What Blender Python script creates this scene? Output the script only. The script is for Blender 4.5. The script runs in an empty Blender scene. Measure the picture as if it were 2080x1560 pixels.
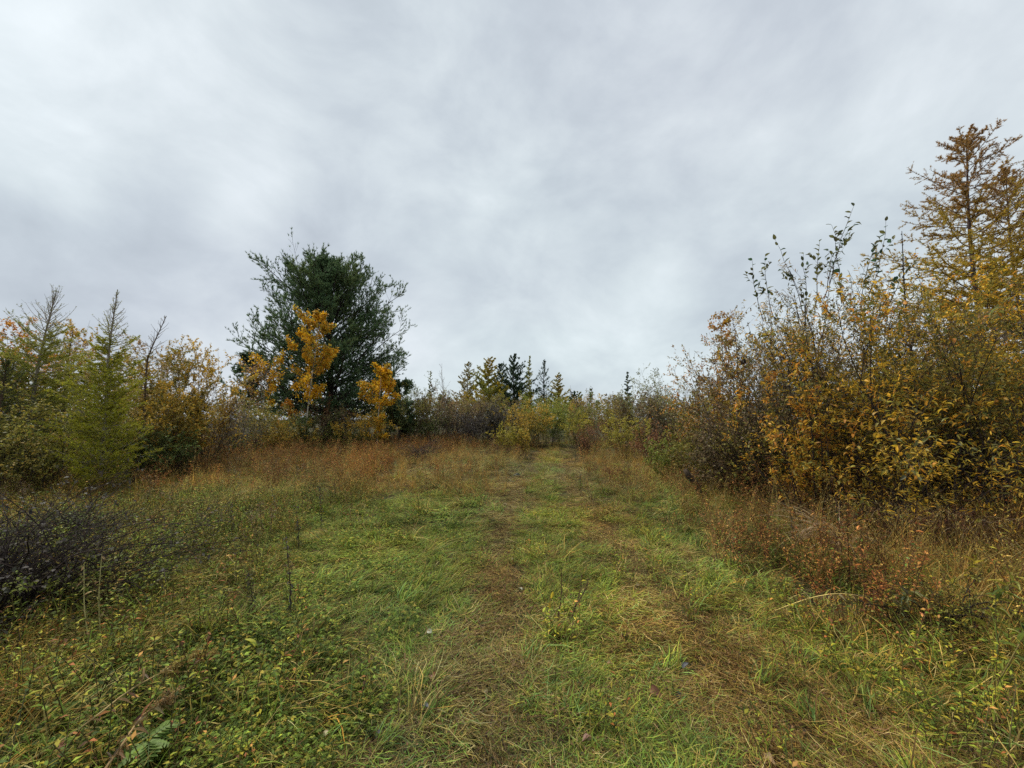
import bpy, math
import numpy as np
from mathutils import Vector, Matrix

RG = np.random.default_rng(11)
SC = bpy.context.scene
COL = SC.collection
PITCH = math.atan(70 / 781.0)
EYE = 1.6

# ------------------------------------------------------------------ camera
cam_d = bpy.data.cameras.new("camera")
cam_d.sensor_width = 36.0
cam_d.lens = 36.0 * 781 / 2080
cam_d.clip_start = 0.05
cam_d.clip_end = 1500
cam = bpy.data.objects.new("camera", cam_d)
COL.objects.link(cam)
cam.location = (0, 0, EYE)
cam.rotation_euler = (math.pi / 2 + PITCH, 0, 0)
SC.camera = cam

# ------------------------------------------------------------------ light and sky
SUN_EL, SUN_AZ = math.radians(60), math.radians(-50)      # azimuth from +Y, clockwise
SKY_GAIN = 0.335
EXPOSURE = 1.62
SUN_POWER = 1.5
world = bpy.data.worlds.new("World")
SC.world = world
world.use_nodes = True
nt = world.node_tree
nt.nodes.clear()


def N(t, typ, **kw):
    n = t.nodes.new(typ)
    for k, v in kw.items():
        setattr(n, k, v)
    return n


def sky_nodes():
    L = nt.links.new
    out = N(nt, 'ShaderNodeOutputWorld')
    bg1 = N(nt, 'ShaderNodeBackground')      # clear sky above the cloud, almost wholly covered
    bg2 = N(nt, 'ShaderNodeBackground')      # the cloud deck
    mix = N(nt, 'ShaderNodeMixShader')
    sky = N(nt, 'ShaderNodeTexSky', sky_type='NISHITA', sun_disc=False)
    sky.sun_elevation = SUN_EL
    sky.sun_rotation = SUN_AZ
    L(sky.outputs[0], bg1.inputs[0])
    bg1.inputs[1].default_value = 0.05
    tc = N(nt, 'ShaderNodeTexCoord')
    sep = N(nt, 'ShaderNodeSeparateXYZ')
    L(tc.outputs['Generated'], sep.inputs[0])

    def M(op, a, b=None, c=None):
        m = N(nt, 'ShaderNodeMath', operation=op)
        for i, v in enumerate((a, b, c)):
            if v is None:
                continue
            if isinstance(v, (int, float)):
                m.inputs[i].default_value = v
            else:
                L(v, m.inputs[i])
        return m.outputs[0]
    z = M('MAXIMUM', sep.outputs[2], 0.0)
    den = M('ADD', z, 0.35)
    u = M('DIVIDE', sep.outputs[0], den)
    v = M('DIVIDE', sep.outputs[1], den)
    comb = N(nt, 'ShaderNodeCombineXYZ')
    L(u, comb.inputs[0]); L(v, comb.inputs[1])

    def noise(scale, det, rough, dist, loc, stretch=(1, 1, 1), rot=0.0):
        mp = N(nt, 'ShaderNodeMapping')
        mp.inputs['Location'].default_value = loc
        mp.inputs['Rotation'].default_value = (0, 0, rot)
        mp.inputs['Scale'].default_value = stretch
        L(comb.outputs[0], mp.inputs[0])
        n = N(nt, 'ShaderNodeTexNoise')
        n.inputs['Scale'].default_value = scale
        n.inputs['Detail'].default_value = det
        n.inputs['Roughness'].default_value = rough
        n.inputs['Distortion'].default_value = dist
        L(mp.outputs[0], n.inputs[0])
        return n.outputs[0]
    n1 = noise(0.9, 6, 0.5, 0.4, (3.1, 1.7, 0), (1.0, 0.85, 1), 0.5)
    mp = N(nt, 'ShaderNodeMapping')
    mp.inputs['Location'].default_value = (2.3, 0.4, 1.1)
    mp.inputs['Rotation'].default_value = (0, math.radians(-28), 0)
    mp.inputs['Scale'].default_value = (1.0, 1.0, 1.5)
    L(tc.outputs['Generated'], mp.inputs[0])
    nn_ = N(nt, 'ShaderNodeTexNoise')
    nn_.inputs['Scale'].default_value = 3.1
    nn_.inputs['Detail'].default_value = 8
    nn_.inputs['Roughness'].default_value = 0.55
    nn_.inputs['Distortion'].default_value = 0.25
    L(mp.outputs[0], nn_.inputs[0])
    n2 = nn_.outputs[0]
    n3 = noise(0.5, 2, 0.5, 0.0, (1.3, 9.2, 0))
    s = M('ADD', M('MULTIPLY', n1, 0.22), M('MULTIPLY', n2, 0.80))

    # broad forms of this particular cloud deck, given by direction
    def lump(px, py, sig, amp):
        a = (px - 1040) / 781.0
        b = (780 - py) / 781.0
        d = Vector((a, math.cos(PITCH) - b * math.sin(PITCH), math.sin(PITCH) + b * math.cos(PITCH))).normalized()
        dp = N(nt, 'ShaderNodeVectorMath', operation='DOT_PRODUCT')
        L(tc.outputs['Generated'], dp.inputs[0])
        dp.inputs[1].default_value = d
        k = 1.0 / (sig * sig)
        e = M('POWER', 2.71828, M('MULTIPLY', M('SUBTRACT', dp.outputs['Value'], 1.0), k))
        return M('MULTIPLY', e, amp)
    tot = s
    for L_ in [(130, 130, .20, .06), (330, 240, .12, .07), (60, 340, .10, .10), (490, 420, .055, .14), (570, 350, .04, .09),
               (160, 480, .13, -.13), (300, 400, .07, -.10), (640, 120, .16, -.07), (900, 520, .12, .04), (1640, 170, .30, -.08),
               (1290, 610, .09, .13), (1380, 560, .05, .08), (1180, 680, .08, .07), (1100, 600, .08, -.03), (1250, 740, .10, .08), (1450, 420, .12, -.03), (2000, 260, .2, .06), (420, 700, .2, .02),
               (880, 740, .14, .05)]:
        tot = M('ADD', tot, lump(*L_))
    tot = M('ADD', M('MULTIPLY', M('SUBTRACT', tot, .52), .98), .542)
    ramp = N(nt, 'ShaderNodeValToRGB')
    cr = ramp.color_ramp
    cr.elements[0].position = 0.28
    cr.elements[0].color = (0.44, 0.49, 0.555, 1)
    cr.elements[1].position = 0.78
    cr.elements[1].color = (0.88, 0.94, 0.99, 1)
    e = cr.elements.new(0.46); e.color = (0.575, 0.635, 0.70, 1)
    e = cr.elements.new(0.60); e.color = (0.70, 0.765, 0.815, 1)
    L(tot, ramp.inputs[0])
    # warm lilac / cool green drift in the grey
    mx = N(nt, 'ShaderNodeMix', data_type='RGBA', blend_type='MULTIPLY')
    mx.inputs[0].default_value = 1.0
    r2 = N(nt, 'ShaderNodeValToRGB')
    r2.color_ramp.elements[0].position = 0.38
    r2.color_ramp.elements[0].color = (1.0, 0.985, 0.99, 1)
    r2.color_ramp.elements[1].position = 0.62
    r2.color_ramp.elements[1].color = (0.97, 1.0, 0.98, 1)
    L(n3, r2.inputs[0])
    L(ramp.outputs[0], mx.inputs[6]); L(r2.outputs[0], mx.inputs[7])
    L(mx.outputs[2], bg2.inputs[0])
    bg2.inputs[1].default_value = SKY_GAIN
    mix.inputs[0].default_value = 0.97
    L(bg1.outputs[0], mix.inputs[1]); L(bg2.outputs[0], mix.inputs[2])
    L(mix.outputs[0], out.inputs[0])


sky_nodes()
sun_d = bpy.data.lights.new("sun", 'SUN')
sun_d.energy = SUN_POWER
sun_d.angle = math.radians(24)
sun_d.color = (1.0, 0.94, 0.83)
sun = bpy.data.objects.new("sun", sun_d)
COL.objects.link(sun)
sdir = Vector((math.sin(SUN_AZ) * math.cos(SUN_EL), math.cos(SUN_AZ) * math.cos(SUN_EL), math.sin(SUN_EL)))
sun.rotation_euler = (-sdir).to_track_quat('-Z', 'Y').to_euler()
sun.location = sdir * 50
vs = SC.view_settings
vs.view_transform = 'Standard'
vs.look = 'None'
vs.exposure = EXPOSURE
vs.gamma = 1.0
vs.use_curve_mapping = False
SC.cycles.max_bounces = 5
SC.cycles.diffuse_bounces = 3
SC.cycles.glossy_bounces = 2
SC.cycles.transmission_bounces = 3
SC.cycles.use_denoising = False
SC.cycles.caustics_reflective = False
SC.cycles.caustics_refractive = False

# ------------------------------------------------------------------ numeric helpers


def nrm(v):
    return v / np.maximum(np.linalg.norm(v, axis=-1, keepdims=True), 1e-9)


_T = np.random.default_rng(5).random((256, 256))


def vnoise(x, y, s=1.0, o=0.0):
    x = np.asarray(x, float) / s + o + 100.3
    y = np.asarray(y, float) / s + o * 1.7 + 100.7
    xi = np.floor(x).astype(int); yi = np.floor(y).astype(int)
    fx = x - xi; fy = y - yi
    fx = fx * fx * (3 - 2 * fx); fy = fy * fy * (3 - 2 * fy)
    g = lambda a, b: _T[a % 256, b % 256]
    return (g(xi, yi) * (1 - fx) + g(xi + 1, yi) * fx) * (1 - fy) + (g(xi, yi + 1) * (1 - fx) + g(xi + 1, yi + 1) * fx) * fy


def fbm(x, y, s=1.0, o=0.0, n=3):
    t = 0; a = 1; q = 0
    for i in range(n):
        t = t + a * vnoise(x, y, s / 2 ** i, o + 13 * i); q += a; a *= .5
    return t / q


def sm(a, b, x):
    t = np.clip((np.asarray(x, float) - a) / (b - a), 0, 1)
    return t * t * (3 - 2 * t)


def track_x(y):
    return np.interp(y, [0, 6, 10, 15, 21, 30, 60], [.55, .6, .8, 1.5, 2.6, 4.6, 12])


def ground_z(x, y):
    x = np.asarray(x, float); y = np.asarray(y, float)
    s = x - track_x(y)
    r = np.hypot(x, y)
    z = (fbm(x, y, 1.7, 3) - .5) * .11 + (fbm(x, y, .5, 9) - .5) * .05 * np.exp(-r / 12) + (fbm(x, y, 9, 21) - .5) * .25 * sm(4, 14, r)
    z -= .07 * (np.exp(-((s - .72) / .2) ** 2) + np.exp(-((s + .72) / .2) ** 2)) * sm(60, 30, y)
    z += .10 * sm(1.6, 2.8, np.abs(s)) * sm(40, 20, r)
    z -= .02
    return z


def gx(px, Y):
    return (px - 1040) / 781.0 * Y * .996


def gh(py, Y):
    return EYE + Y * math.tan(PITCH + math.atan((780 - py) / 781.0))


def gpix(px, py, h=0.0):
    """the ground point (raised by h) that shows at this place of the picture"""
    a = (px - 1040) / 781.0; b = (780 - py) / 781.0
    d = np.array([a, math.cos(PITCH) - b * math.sin(PITCH), math.sin(PITCH) + b * math.cos(PITCH)])
    t = 1.0
    for _ in range(25):
        p = np.array([0, 0, EYE]) + d * t
        t = (float(ground_z(p[0], p[1])) + h - EYE) / d[2]
    p = np.array([0, 0, EYE]) + d * t
    return float(p[0]), float(p[1]), float(ground_z(p[0], p[1])) + h


# ------------------------------------------------------------------ materials


def plant_mat(name, rough=.5, trans=.3, spec=.35, tint=False, bump=False, jitter=0.0):
    m = bpy.data.materials.new(name)
    m.use_nodes = True
    t = m.node_tree; t.nodes.clear(); L = t.links.new
    out = N(t, 'ShaderNodeOutputMaterial')
    at = N(t, 'ShaderNodeAttribute', attribute_name='col')
    c = at.outputs['Color']
    if tint:
        a2 = N(t, 'ShaderNodeAttribute', attribute_name='tint', attribute_type='INSTANCER')
        mx = N(t, 'ShaderNodeMix', data_type='RGBA', blend_type='MULTIPLY')
        mx.inputs[0].default_value = 1
        L(c, mx.inputs[6]); L(a2.outputs['Color'], mx.inputs[7]); c = mx.outputs[2]
    # fine mottling of the tissue
    tc = N(t, 'ShaderNodeTexCoord')
    ns = N(t, 'ShaderNodeTexNoise')
    ns.inputs['Scale'].default_value = 60 if not bump else 14
    ns.inputs['Detail'].default_value = 3
    L(tc.outputs['Object'], ns.inputs[0])
    mr = N(t, 'ShaderNodeMapRange')
    mr.inputs[3].default_value = .55; mr.inputs[4].default_value = 1.45
    L(ns.outputs[0], mr.inputs[0])
    vm = N(t, 'ShaderNodeVectorMath', operation='SCALE')
    L(c, vm.inputs[0]); L(mr.outputs[0], vm.inputs[3]); c = vm.outputs[0]
    if jitter:
        oi = N(t, 'ShaderNodeObjectInfo')
        m2 = N(t, 'ShaderNodeMapRange')
        m2.inputs[3].default_value = 1 - jitter; m2.inputs[4].default_value = 1 + jitter
        L(oi.outputs['Random'], m2.inputs[0])
        v2 = N(t, 'ShaderNodeVectorMath', operation='SCALE')
        L(c, v2.inputs[0]); L(m2.outputs[0], v2.inputs[3]); c = v2.outputs[0]
    p = N(t, 'ShaderNodeBsdfPrincipled')
    p.inputs['Roughness'].default_value = rough
    p.inputs['Specular IOR Level'].default_value = spec
    L(c, p.inputs['Base Color'])
    if bump:
        bp = N(t, 'ShaderNodeBump'); bp.inputs['Strength'].default_value = .6; bp.inputs['Distance'].default_value = .01
        L(ns.outputs[0], bp.inputs['Height']); L(bp.outputs[0], p.inputs['Normal'])
    if trans > 0:
        tr = N(t, 'ShaderNodeBsdfTranslucent')
        L(c, tr.inputs[0])
        ms = N(t, 'ShaderNodeMixShader'); ms.inputs[0].default_value = trans
        L(p.outputs[0], ms.inputs[1]); L(tr.outputs[0], ms.inputs[2])
        L(ms.outputs[0], out.inputs[0])
    else:
        L(p.outputs[0], out.inputs[0])
    return m


M_LEAF = plant_mat('leaf_tissue', .55, .40, .22)
M_LEAFO = plant_mat('leaf_tissue_single', .5, .38, .3, jitter=.22)
M_NEEDLE = plant_mat('needle_tissue', .65, .32, .15)
M_BARK = plant_mat('bark', .9, 0, .08, bump=True)
M_GRASS = plant_mat('grass_tissue', .65, .34, .14, tint=True)

# ------------------------------------------------------------------ geometry accumulator


class Acc:
    def __init__(s):
        s.V = []; s.C = []; s.F = {3: [], 4: []}; s.n = 0

    def add(s, V, F, C):
        V = np.asarray(V, np.float32).reshape(-1, 3)
        F = np.asarray(F)
        C = np.asarray(C, np.float32)
        if C.ndim == 1:
            C = np.broadcast_to(C, V.shape)
        s.V.append(V); s.C.append(C.reshape(-1, 3)); s.F[F.shape[-1]].append(F.reshape(-1, F.shape[-1]) + s.n)
        s.n += len(V)

    def mesh(s, name, mat, smooth=False):
        V = np.concatenate(s.V) if s.V else np.zeros((0, 3), np.float32)
        C = np.concatenate(s.C) if s.C else np.zeros((0, 3), np.float32)
        f3 = np.concatenate(s.F[3]) if s.F[3] else np.zeros((0, 3), int)
        f4 = np.concatenate(s.F[4]) if s.F[4] else np.zeros((0, 4), int)
        me = bpy.data.meshes.new(name)
        me.vertices.add(len(V)); me.vertices.foreach_set('co', V.ravel())
        nl = f3.size + f4.size
        me.loops.add(nl); me.loops.foreach_set('vertex_index', np.concatenate([f3.ravel(), f4.ravel()]).astype(np.int32))
        me.polygons.add(len(f3) + len(f4))
        st = np.concatenate([np.arange(len(f3)) * 3, f3.size + np.arange(len(f4)) * 4]).astype(np.int32)
        me.polygons.foreach_set('loop_start', st)
        if smooth:
            me.polygons.foreach_set('use_smooth', np.ones(len(st), bool))
        me.update(calc_edges=True)
        a = me.attributes.new('col', 'FLOAT_COLOR', 'POINT')
        a.data.foreach_set('color', np.concatenate([C, np.ones((len(C), 1), np.float32)], 1).ravel())
        me.materials.append(mat)
        return me

    def obj(s, name, mat, parent=None, kind=None, smooth=False, label=None):
        o = bpy.data.objects.new(name, s.mesh(name, mat, smooth))
        COL.objects.link(o)
        if parent is not None:
            o.parent = parent
        if kind:
            o['kind'] = kind
        if label:
            o['label'] = label
        return o


def empty(name, label, cat, loc, group=None):
    o = bpy.data.objects.new(name, None)
    o.empty_display_size = .2
    COL.objects.link(o)
    o.location = loc
    o['label'] = label; o['category'] = cat
    if group:
        o['group'] = group
    return o


def tag(o, label, cat, kind=None, group=None):
    o['label'] = label; o['category'] = cat
    if kind:
        o['kind'] = kind
    if group:
        o['group'] = group
    return o


def tubes(acc, P, Rd, sides, col):
    """P (B,n,3) paths, Rd (B,n) radii, col (3,), (B,3)"""
    B, n, _ = P.shape
    if B == 0:
        return
    T = np.empty_like(P)
    T[:, 1:-1] = P[:, 2:] - P[:, :-2]; T[:, 0] = P[:, 1] - P[:, 0]; T[:, -1] = P[:, -1] - P[:, -2]
    T = nrm(T)
    mt = nrm(P[:, -1] - P[:, 0])
    ref = np.zeros((B, 3)); ax = np.argmin(np.abs(mt), 1); ref[np.arange(B), ax] = 1
    U = nrm(np.cross(T, ref[:, None, :])); W = np.cross(T, U)
    a = np.arange(sides) * 2 * math.pi / sides
    V = P[:, :, None, :] + Rd[:, :, None, None] * (np.cos(a)[None, None, :, None] * U[:, :, None, :] + np.sin(a)[None, None, :, None] * W[:, :, None, :])
    i = np.arange(n - 1)[:, None]; j = np.arange(sides)[None, :]; j2 = (j + 1) % sides
    f = np.stack([i * sides + j, i * sides + j2, (i + 1) * sides + j2, (i + 1) * sides + j], -1).reshape(-1, 4)
    F = f[None] + (np.arange(B) * n * sides)[:, None, None]
    col = np.asarray(col, float)
    if col.ndim == 1:
        col = np.broadcast_to(col, (B, 3))
    C = np.broadcast_to(col[:, None, None, :], V.shape)
    acc.add(V, F, C)


def ribbons(acc, P, W, col, side=None, tipcol=None):
    """blades: P (B,n,3), W (B,) width at base; tapered to the tip"""
    B, n, _ = P.shape
    T = P[:, -1] - P[:, 0]
    if side is None:
        side = np.stack([-T[:, 1], T[:, 0], RG.normal(0, .3, B) * (np.linalg.norm(T, axis=1))], -1)
        side = nrm(side)
    t = np.linspace(0, 1, n)
    w = np.minimum(1, (1.02 - t) * 2.2) * (.7 + .3 * np.minimum(1, t * 4))
    off = side[:, None, :] * (W[:, None] * w[None])[:, :, None] * .5
    V = np.stack([P - off, P + off], 2)
    i = np.arange(n - 1)
    f = np.stack([i * 2, i * 2 + 1, i * 2 + 3, i * 2 + 2], -1)
    F = f[None] + (np.arange(B) * n * 2)[:, None, None]
    C = np.broadcast_to(col[:, None, None, :], V.shape)
    if tipcol is not None:
        C = C * (1 - t[None, :, None, None] ** 2) + tipcol[:, None, None, :] * t[None, :, None, None] ** 2
    acc.add(V, F, C)


TPL = {
    'tri': (np.array([(0, -.5, 0), (0, .5, 0), (1, 0, 0)]), np.array([(0, 1, 2)])),
    'rhomb': (np.array([(0, 0, 0), (.45, .5, .10), (1, 0, -.1), (.45, -.5, .10)]), np.array([(0, 3, 2, 1)])),
    'leaf': (np.array([(0, 0, 0), (.22, .36, .07), (.55, .48, .05), (.82, .26, -.03), (1, 0, -.16), (.82, -.26, -.03), (.55, -.48, .05), (.22, -.36, .07),
                       (.3, 0, -.02), (.68, 0, -.06)]),
             np.array([(0, 8, 1, 1), (1, 8, 9, 2), (2, 9, 4, 3), (0, 7, 8, 8), (7, 6, 9, 8), (6, 5, 4, 9)])),
}


def leaves(acc, pos, d, up, Lg, Wd, col, tpl='rhomb'):
    n = len(pos)
    if n == 0:
        return
    tv, tf = TPL[tpl]
    d = nrm(d); s = nrm(np.cross(up, d)); z = np.cross(d, s)
    Lg = np.broadcast_to(Lg, (n,)); Wd = np.broadcast_to(Wd, (n,))
    V = (pos[:, None] + d[:, None] * (tv[None, :, 0, None] * Lg[:, None, None]) + s[:, None] * (tv[None, :, 1, None] * Wd[:, None, None])
         + z[:, None] * (tv[None, :, 2, None] * Lg[:, None, None]))
    C = np.broadcast_to(np.asarray(col)[:, None, :], V.shape)
    if tpl == 'leaf':
        quad = tf[[1, 2, 4, 5]]; tri = np.array([(0, 8, 1), (0, 7, 8)])
        base = (np.arange(n) * len(tv))[:, None, None]
        k = acc.n
        acc.add(V, quad[None] + base, C)
        acc.F[3].append((tri[None] + base).reshape(-1, 3) + k)
    else:
        acc.add(V, tf[None] + (np.arange(n) * len(tv))[:, None, None], C)


def rand_dir(n, rg=RG):
    return nrm(rg.normal(size=(n, 3)))


def twigs(acc, P, Rd, col):
    """thinnest twigs: tapered two-sided strips"""
    B = len(P); T = P[:, -1] - P[:, 0]
    side = nrm(np.cross(T, rand_dir(B)))
    col = np.asarray(col, float)
    if col.ndim == 1:
        col = np.broadcast_to(col, (B, 3))
    n = P.shape[1]
    off = side[:, None, :] * Rd[:, :, None]
    V = np.stack([P - off, P + off], 2)
    i = np.arange(n - 1)
    f = np.stack([i * 2, i * 2 + 1, i * 2 + 3, i * 2 + 2], -1)
    acc.add(V, f[None] + (np.arange(B) * n * 2)[:, None, None], np.broadcast_to(col[:, None, None, :], V.shape))


def interp(P, t):
    """P (B,n,3), t (B,k) -> pos, tangent (B,k,3)"""
    B, n, _ = P.shape
    x = t * (n - 1); i = np.clip(x.astype(int), 0, n - 2); f = (x - i)[..., None]
    b = np.arange(B)[:, None]
    a = P[b, i]; c = P[b, i + 1]
    return a * (1 - f) + c * f, nrm(c - a)


def children(P, Rd, k, t0, t1, ang, length, n=4, up=.15, wig=.12, rr=.6, rtip=.3, even=False, planar=None, rg=RG, lenpow=.5):
    """k side branches on each path, all at once"""
    B = len(P)
    if even:
        t = t0 + (t1 - t0) * (np.arange(k)[None] + rg.random((B, k))) / k
    else:
        t = rg.uniform(t0, t1, (B, k))
    pos, tan = interp(P, t)
    pos = pos.reshape(-1, 3); tan = tan.reshape(-1, 3); t = t.ravel()
    perp = nrm(np.cross(tan, rand_dir(len(tan), rg)))
    if planar is not None:
        h = nrm(np.cross(tan, np.array([0, 0, 1.0])))
        perp = nrm(perp * (1 - planar) + h * np.where(rg.random(len(tan)) < .5, -1, 1)[:, None] * planar)
    a = rg.uniform(ang[0], ang[1], len(tan))[:, None]
    d = nrm(np.cos(a) * tan + np.sin(a) * perp)
    Lg = np.repeat(np.broadcast_to(length, (B,)), k) * rg.uniform(.6, 1.15, len(tan)) * (1 - lenpow * t)
    Q = [pos]
    for i in range(n - 1):
        Q.append(Q[-1] + d * (Lg / (n - 1))[:, None])
        d = nrm(d + np.array([0, 0, up]) + rg.normal(0, wig, d.shape))
    Q = np.stack(Q, 1)
    r0 = np.repeat(Rd[:, 0] * .0 + 1, k) * (np.repeat(Rd[:, 0], k) * (1 - t) + np.repeat(Rd[:, -1], k) * t) * rr
    R_ = r0[:, None] * np.linspace(1, rtip, n)[None]
    return Q, R_, Lg


# ------------------------------------------------------------------ colours (base colours, linear)
PAL = {
    'alder':   [(.17, .17, .045), (.24, .21, .055), (.12, .13, .04), (.34, .25, .06), (.28, .18, .06)],
    'alderyel': [(.62, .38, .035), (.46, .31, .04), (.28, .24, .045), (.68, .42, .04), (.17, .16, .04), (.58, .27, .03)],
    'olive':   [(.22, .21, .045), (.29, .25, .05), (.14, .14, .035), (.37, .27, .06)],
    'olivegreen': [(.20, .25, .045), (.26, .29, .05), (.13, .16, .035), (.34, .33, .06)],
    'darkgreen': [(.09, .13, .035), (.13, .17, .045), (.17, .20, .06), (.06, .08, .03)],
    'greybrown': [(.17, .12, .07), (.22, .16, .08), (.11, .085, .055), (.25, .21, .07)],
    'yellow':  [(.80, .47, .02), (.88, .55, .03), (.58, .31, .02), (.66, .34, .02), (.46, .38, .05), (.34, .22, .04)],
    'gold':    [(.50, .33, .045), (.60, .38, .05), (.36, .26, .05), (.28, .22, .05)],
    'orange':  [(.55, .25, .03), (.62, .30, .03), (.44, .19, .03), (.50, .30, .05)],
    'tan':     [(.34, .24, .12), (.42, .28, .13), (.26, .18, .09), (.36, .21, .08)],
    'pinktan': [(.36, .25, .17), (.30, .19, .12), (.40, .28, .12), (.24, .16, .10)],
    'rust':    [(.24, .10, .045), (.18, .08, .04), (.30, .15, .06), (.14, .08, .05)],
    'lime':    [(.38, .33, .04), (.28, .26, .045), (.46, .38, .045), (.20, .19, .05)],
    'paleolive': [(.22, .24, .12), (.28, .29, .15), (.17, .19, .09), (.30, .30, .12)],
    'dark':    [(.05, .045, .045), (.07, .06, .055), (.09, .085, .06), (.04, .045, .03)],
}
TW = {'dark': (.050, .038, .034), 'brown': (.10, .068, .046), 'grey': (.24, .205, .17), 'red': (.12, .06, .045), 'purple': (.085, .062, .062), 'pale': (.42, .38, .30)}


def pick(pal, n, pos=None, sc=.5, rg=RG, contrast=.3):
    p = np.array(PAL[pal] if isinstance(pal, str) else pal)
    if pos is not None:
        q = vnoise(pos[:, 0] + pos[:, 2] * .7, pos[:, 1] - pos[:, 2] * 1.1, sc, 3.3) * .65 + rg.random(n) * .6 - .12
        i = np.clip((q * len(p)).astype(int), 0, len(p) - 1)
    else:
        i = rg.integers(0, len(p), n)
    c = p[i] * rg.uniform(1 - contrast, 1 + contrast, (n, 1)) * rg.uniform(.92, 1.08, (n, 3))
    return c


# ------------------------------------------------------------------ ground sheet
def build_ground():
    def axis(lo, hi, n, k):
        t = np.linspace(-1, 1, n)
        s = np.sinh(t * k) / math.sinh(k)
        return np.where(s < 0, -s * lo, s * hi)
    xs = axis(-600, 600, 260, 6.2)
    ys = np.concatenate([-np.geomspace(600, 1, 30), np.linspace(-.8, 12, 130), np.geomspace(12.1, 700, 90)])
    X, Y = np.meshgrid(xs, ys)
    Z = ground_z(X, Y)
    V = np.stack([X, Y, Z], -1).reshape(-1, 3)
    nx = len(xs); ny = len(ys)
    i = np.arange(ny - 1)[:, None]; j = np.arange(nx - 1)[None]
    F = np.stack([i * nx + j, i * nx + j + 1, (i + 1) * nx + j + 1, (i + 1) * nx + j], -1).reshape(-1, 4)
    a = Acc(); 
    m = bpy.data.materials.new('thatch_and_soil'); m.use_nodes = True
    t = m.node_tree; L = t.links.new
    p = t.nodes['Principled BSDF']; p.inputs['Roughness'].default_value = .9; p.inputs['Specular IOR Level'].default_value = .15
    tc = N(t, 'ShaderNodeTexCoord')
    n1 = N(t, 'ShaderNodeTexNoise'); n1.inputs['Scale'].default_value = .5; n1.inputs['Detail'].default_value = 8
    n2 = N(t, 'ShaderNodeTexNoise'); n2.inputs['Scale'].default_value = 35; n2.inputs['Detail'].default_value = 6
    L(tc.outputs['Object'], n1.inputs[0]); L(tc.outputs['Object'], n2.inputs[0])
    r1 = N(t, 'ShaderNodeValToRGB')
    r1.color_ramp.elements[0].position = .35; r1.color_ramp.elements[0].color = (.036, .027, .014, 1)
    r1.color_ramp.elements[1].position = .65; r1.color_ramp.elements[1].color = (.045, .05, .018, 1)
    r2 = N(t, 'ShaderNodeValToRGB')
    r2.color_ramp.elements[0].position = .3; r2.color_ramp.elements[0].color = (.45, .42, .4, 1)
    r2.color_ramp.elements[1].position = .7; r2.color_ramp.elements[1].color = (1.5, 1.4, 1.2, 1)
    L(n1.outputs[0], r1.inputs[0]); L(n2.outputs[0], r2.inputs[0])
    mx = N(t, 'ShaderNodeMix', data_type='RGBA', blend_type='MULTIPLY'); mx.inputs[0].default_value = 1
    L(r1.outputs[0], mx.inputs[6]); L(r2.outputs[0], mx.inputs[7]); L(mx.outputs[2], p.inputs['Base Color'])
    bp = N(t, 'ShaderNodeBump'); bp.inputs['Distance'].default_value = .02
    L(n2.outputs[0], bp.inputs['Height']); L(bp.outputs[0], p.inputs['Normal'])
    a.add(V, F, np.array([.1, .1, .05]))
    o = a.obj('ground', m, smooth=True)
    tag(o, 'damp soil and thatch of the overgrown clearing under the grass', 'ground', 'structure')


build_ground()

# ------------------------------------------------------------------ ground cover
GREEN = [(.19, .29, .04), (.14, .25, .04), (.25, .32, .045), (.17, .28, .08), (.32, .33, .055), (.07, .12, .02), (.045, .07, .015)]
TAN = [(.38, .28, .075), (.44, .34, .11), (.26, .17, .05), (.15, .085, .03), (.32, .27, .06), (.50, .41, .17), (.09, .055, .025)]
BRN = [(.28, .17, .055), (.20, .11, .035), (.36, .24, .08), (.12, .07, .03), (.07, .045, .02), (.42, .31, .11)]
RUSTG = [(.54, .29, .06), (.60, .38, .09), (.44, .19, .045), (.28, .12, .035), (.62, .45, .14), (.40, .27, .06), (.15, .08, .03)]
REDF = [(.36, .13, .045), (.44, .18, .055), (.26, .10, .045), (.48, .25, .07), (.14, .07, .035), (.32, .22, .05)]


def pal_pick(pals, w, n, rg):
    q = rg.random(n); c = np.zeros((n, 3)); s = 0
    for p, ww in zip(pals, w):
        m = (q >= s) & (q < s + ww); s += ww
        P_ = np.array(p); c[m] = P_[rg.integers(0, len(p), m.sum())]
    c[q >= s] = np.array(pals[0])[0]
    return c * rg.uniform(.55, 1.45, (n, 1))


def blades(acc, n, rad, ln, wd, el, spread, droop, pals, w, rg, npt=4, hs=1.0, seg_wig=.28):
    """n grass blades of one tuft; el = elevation range, spread = heading spread round +X"""
    r = rad * np.sqrt(rg.random(n)); a = rg.random(n) * 6.283
    p = np.stack([r * np.cos(a), r * np.sin(a), rg.uniform(-.01, .01, n)], -1)
    h = rg.normal(0, spread, n); e = rg.uniform(el[0], el[1], n)
    L_ = rg.uniform(ln[0], ln[1], n)
    P = [p]
    dr = rg.uniform(droop[0], droop[1], n) / npt
    for i in range(npt - 1):
        d = np.stack([np.cos(e) * np.cos(h), np.cos(e) * np.sin(h), np.sin(e)], -1)
        P.append(P[-1] + d * (L_ / (npt - 1))[:, None])
        e = e - dr; h = h + rg.normal(0, seg_wig, n)
    P = np.stack(P, 1)
    P[:, :, 2] = np.maximum(P[:, :, 2], .003 + rg.random((n, 1)) * .02 * hs)
    c = pal_pick(pals, w, n, rg)
    ribbons(acc, P, rg.uniform(wd[0], wd[1], n), c, tipcol=c * .7 + np.array([.09, .065, .012]))
    return P


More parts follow.
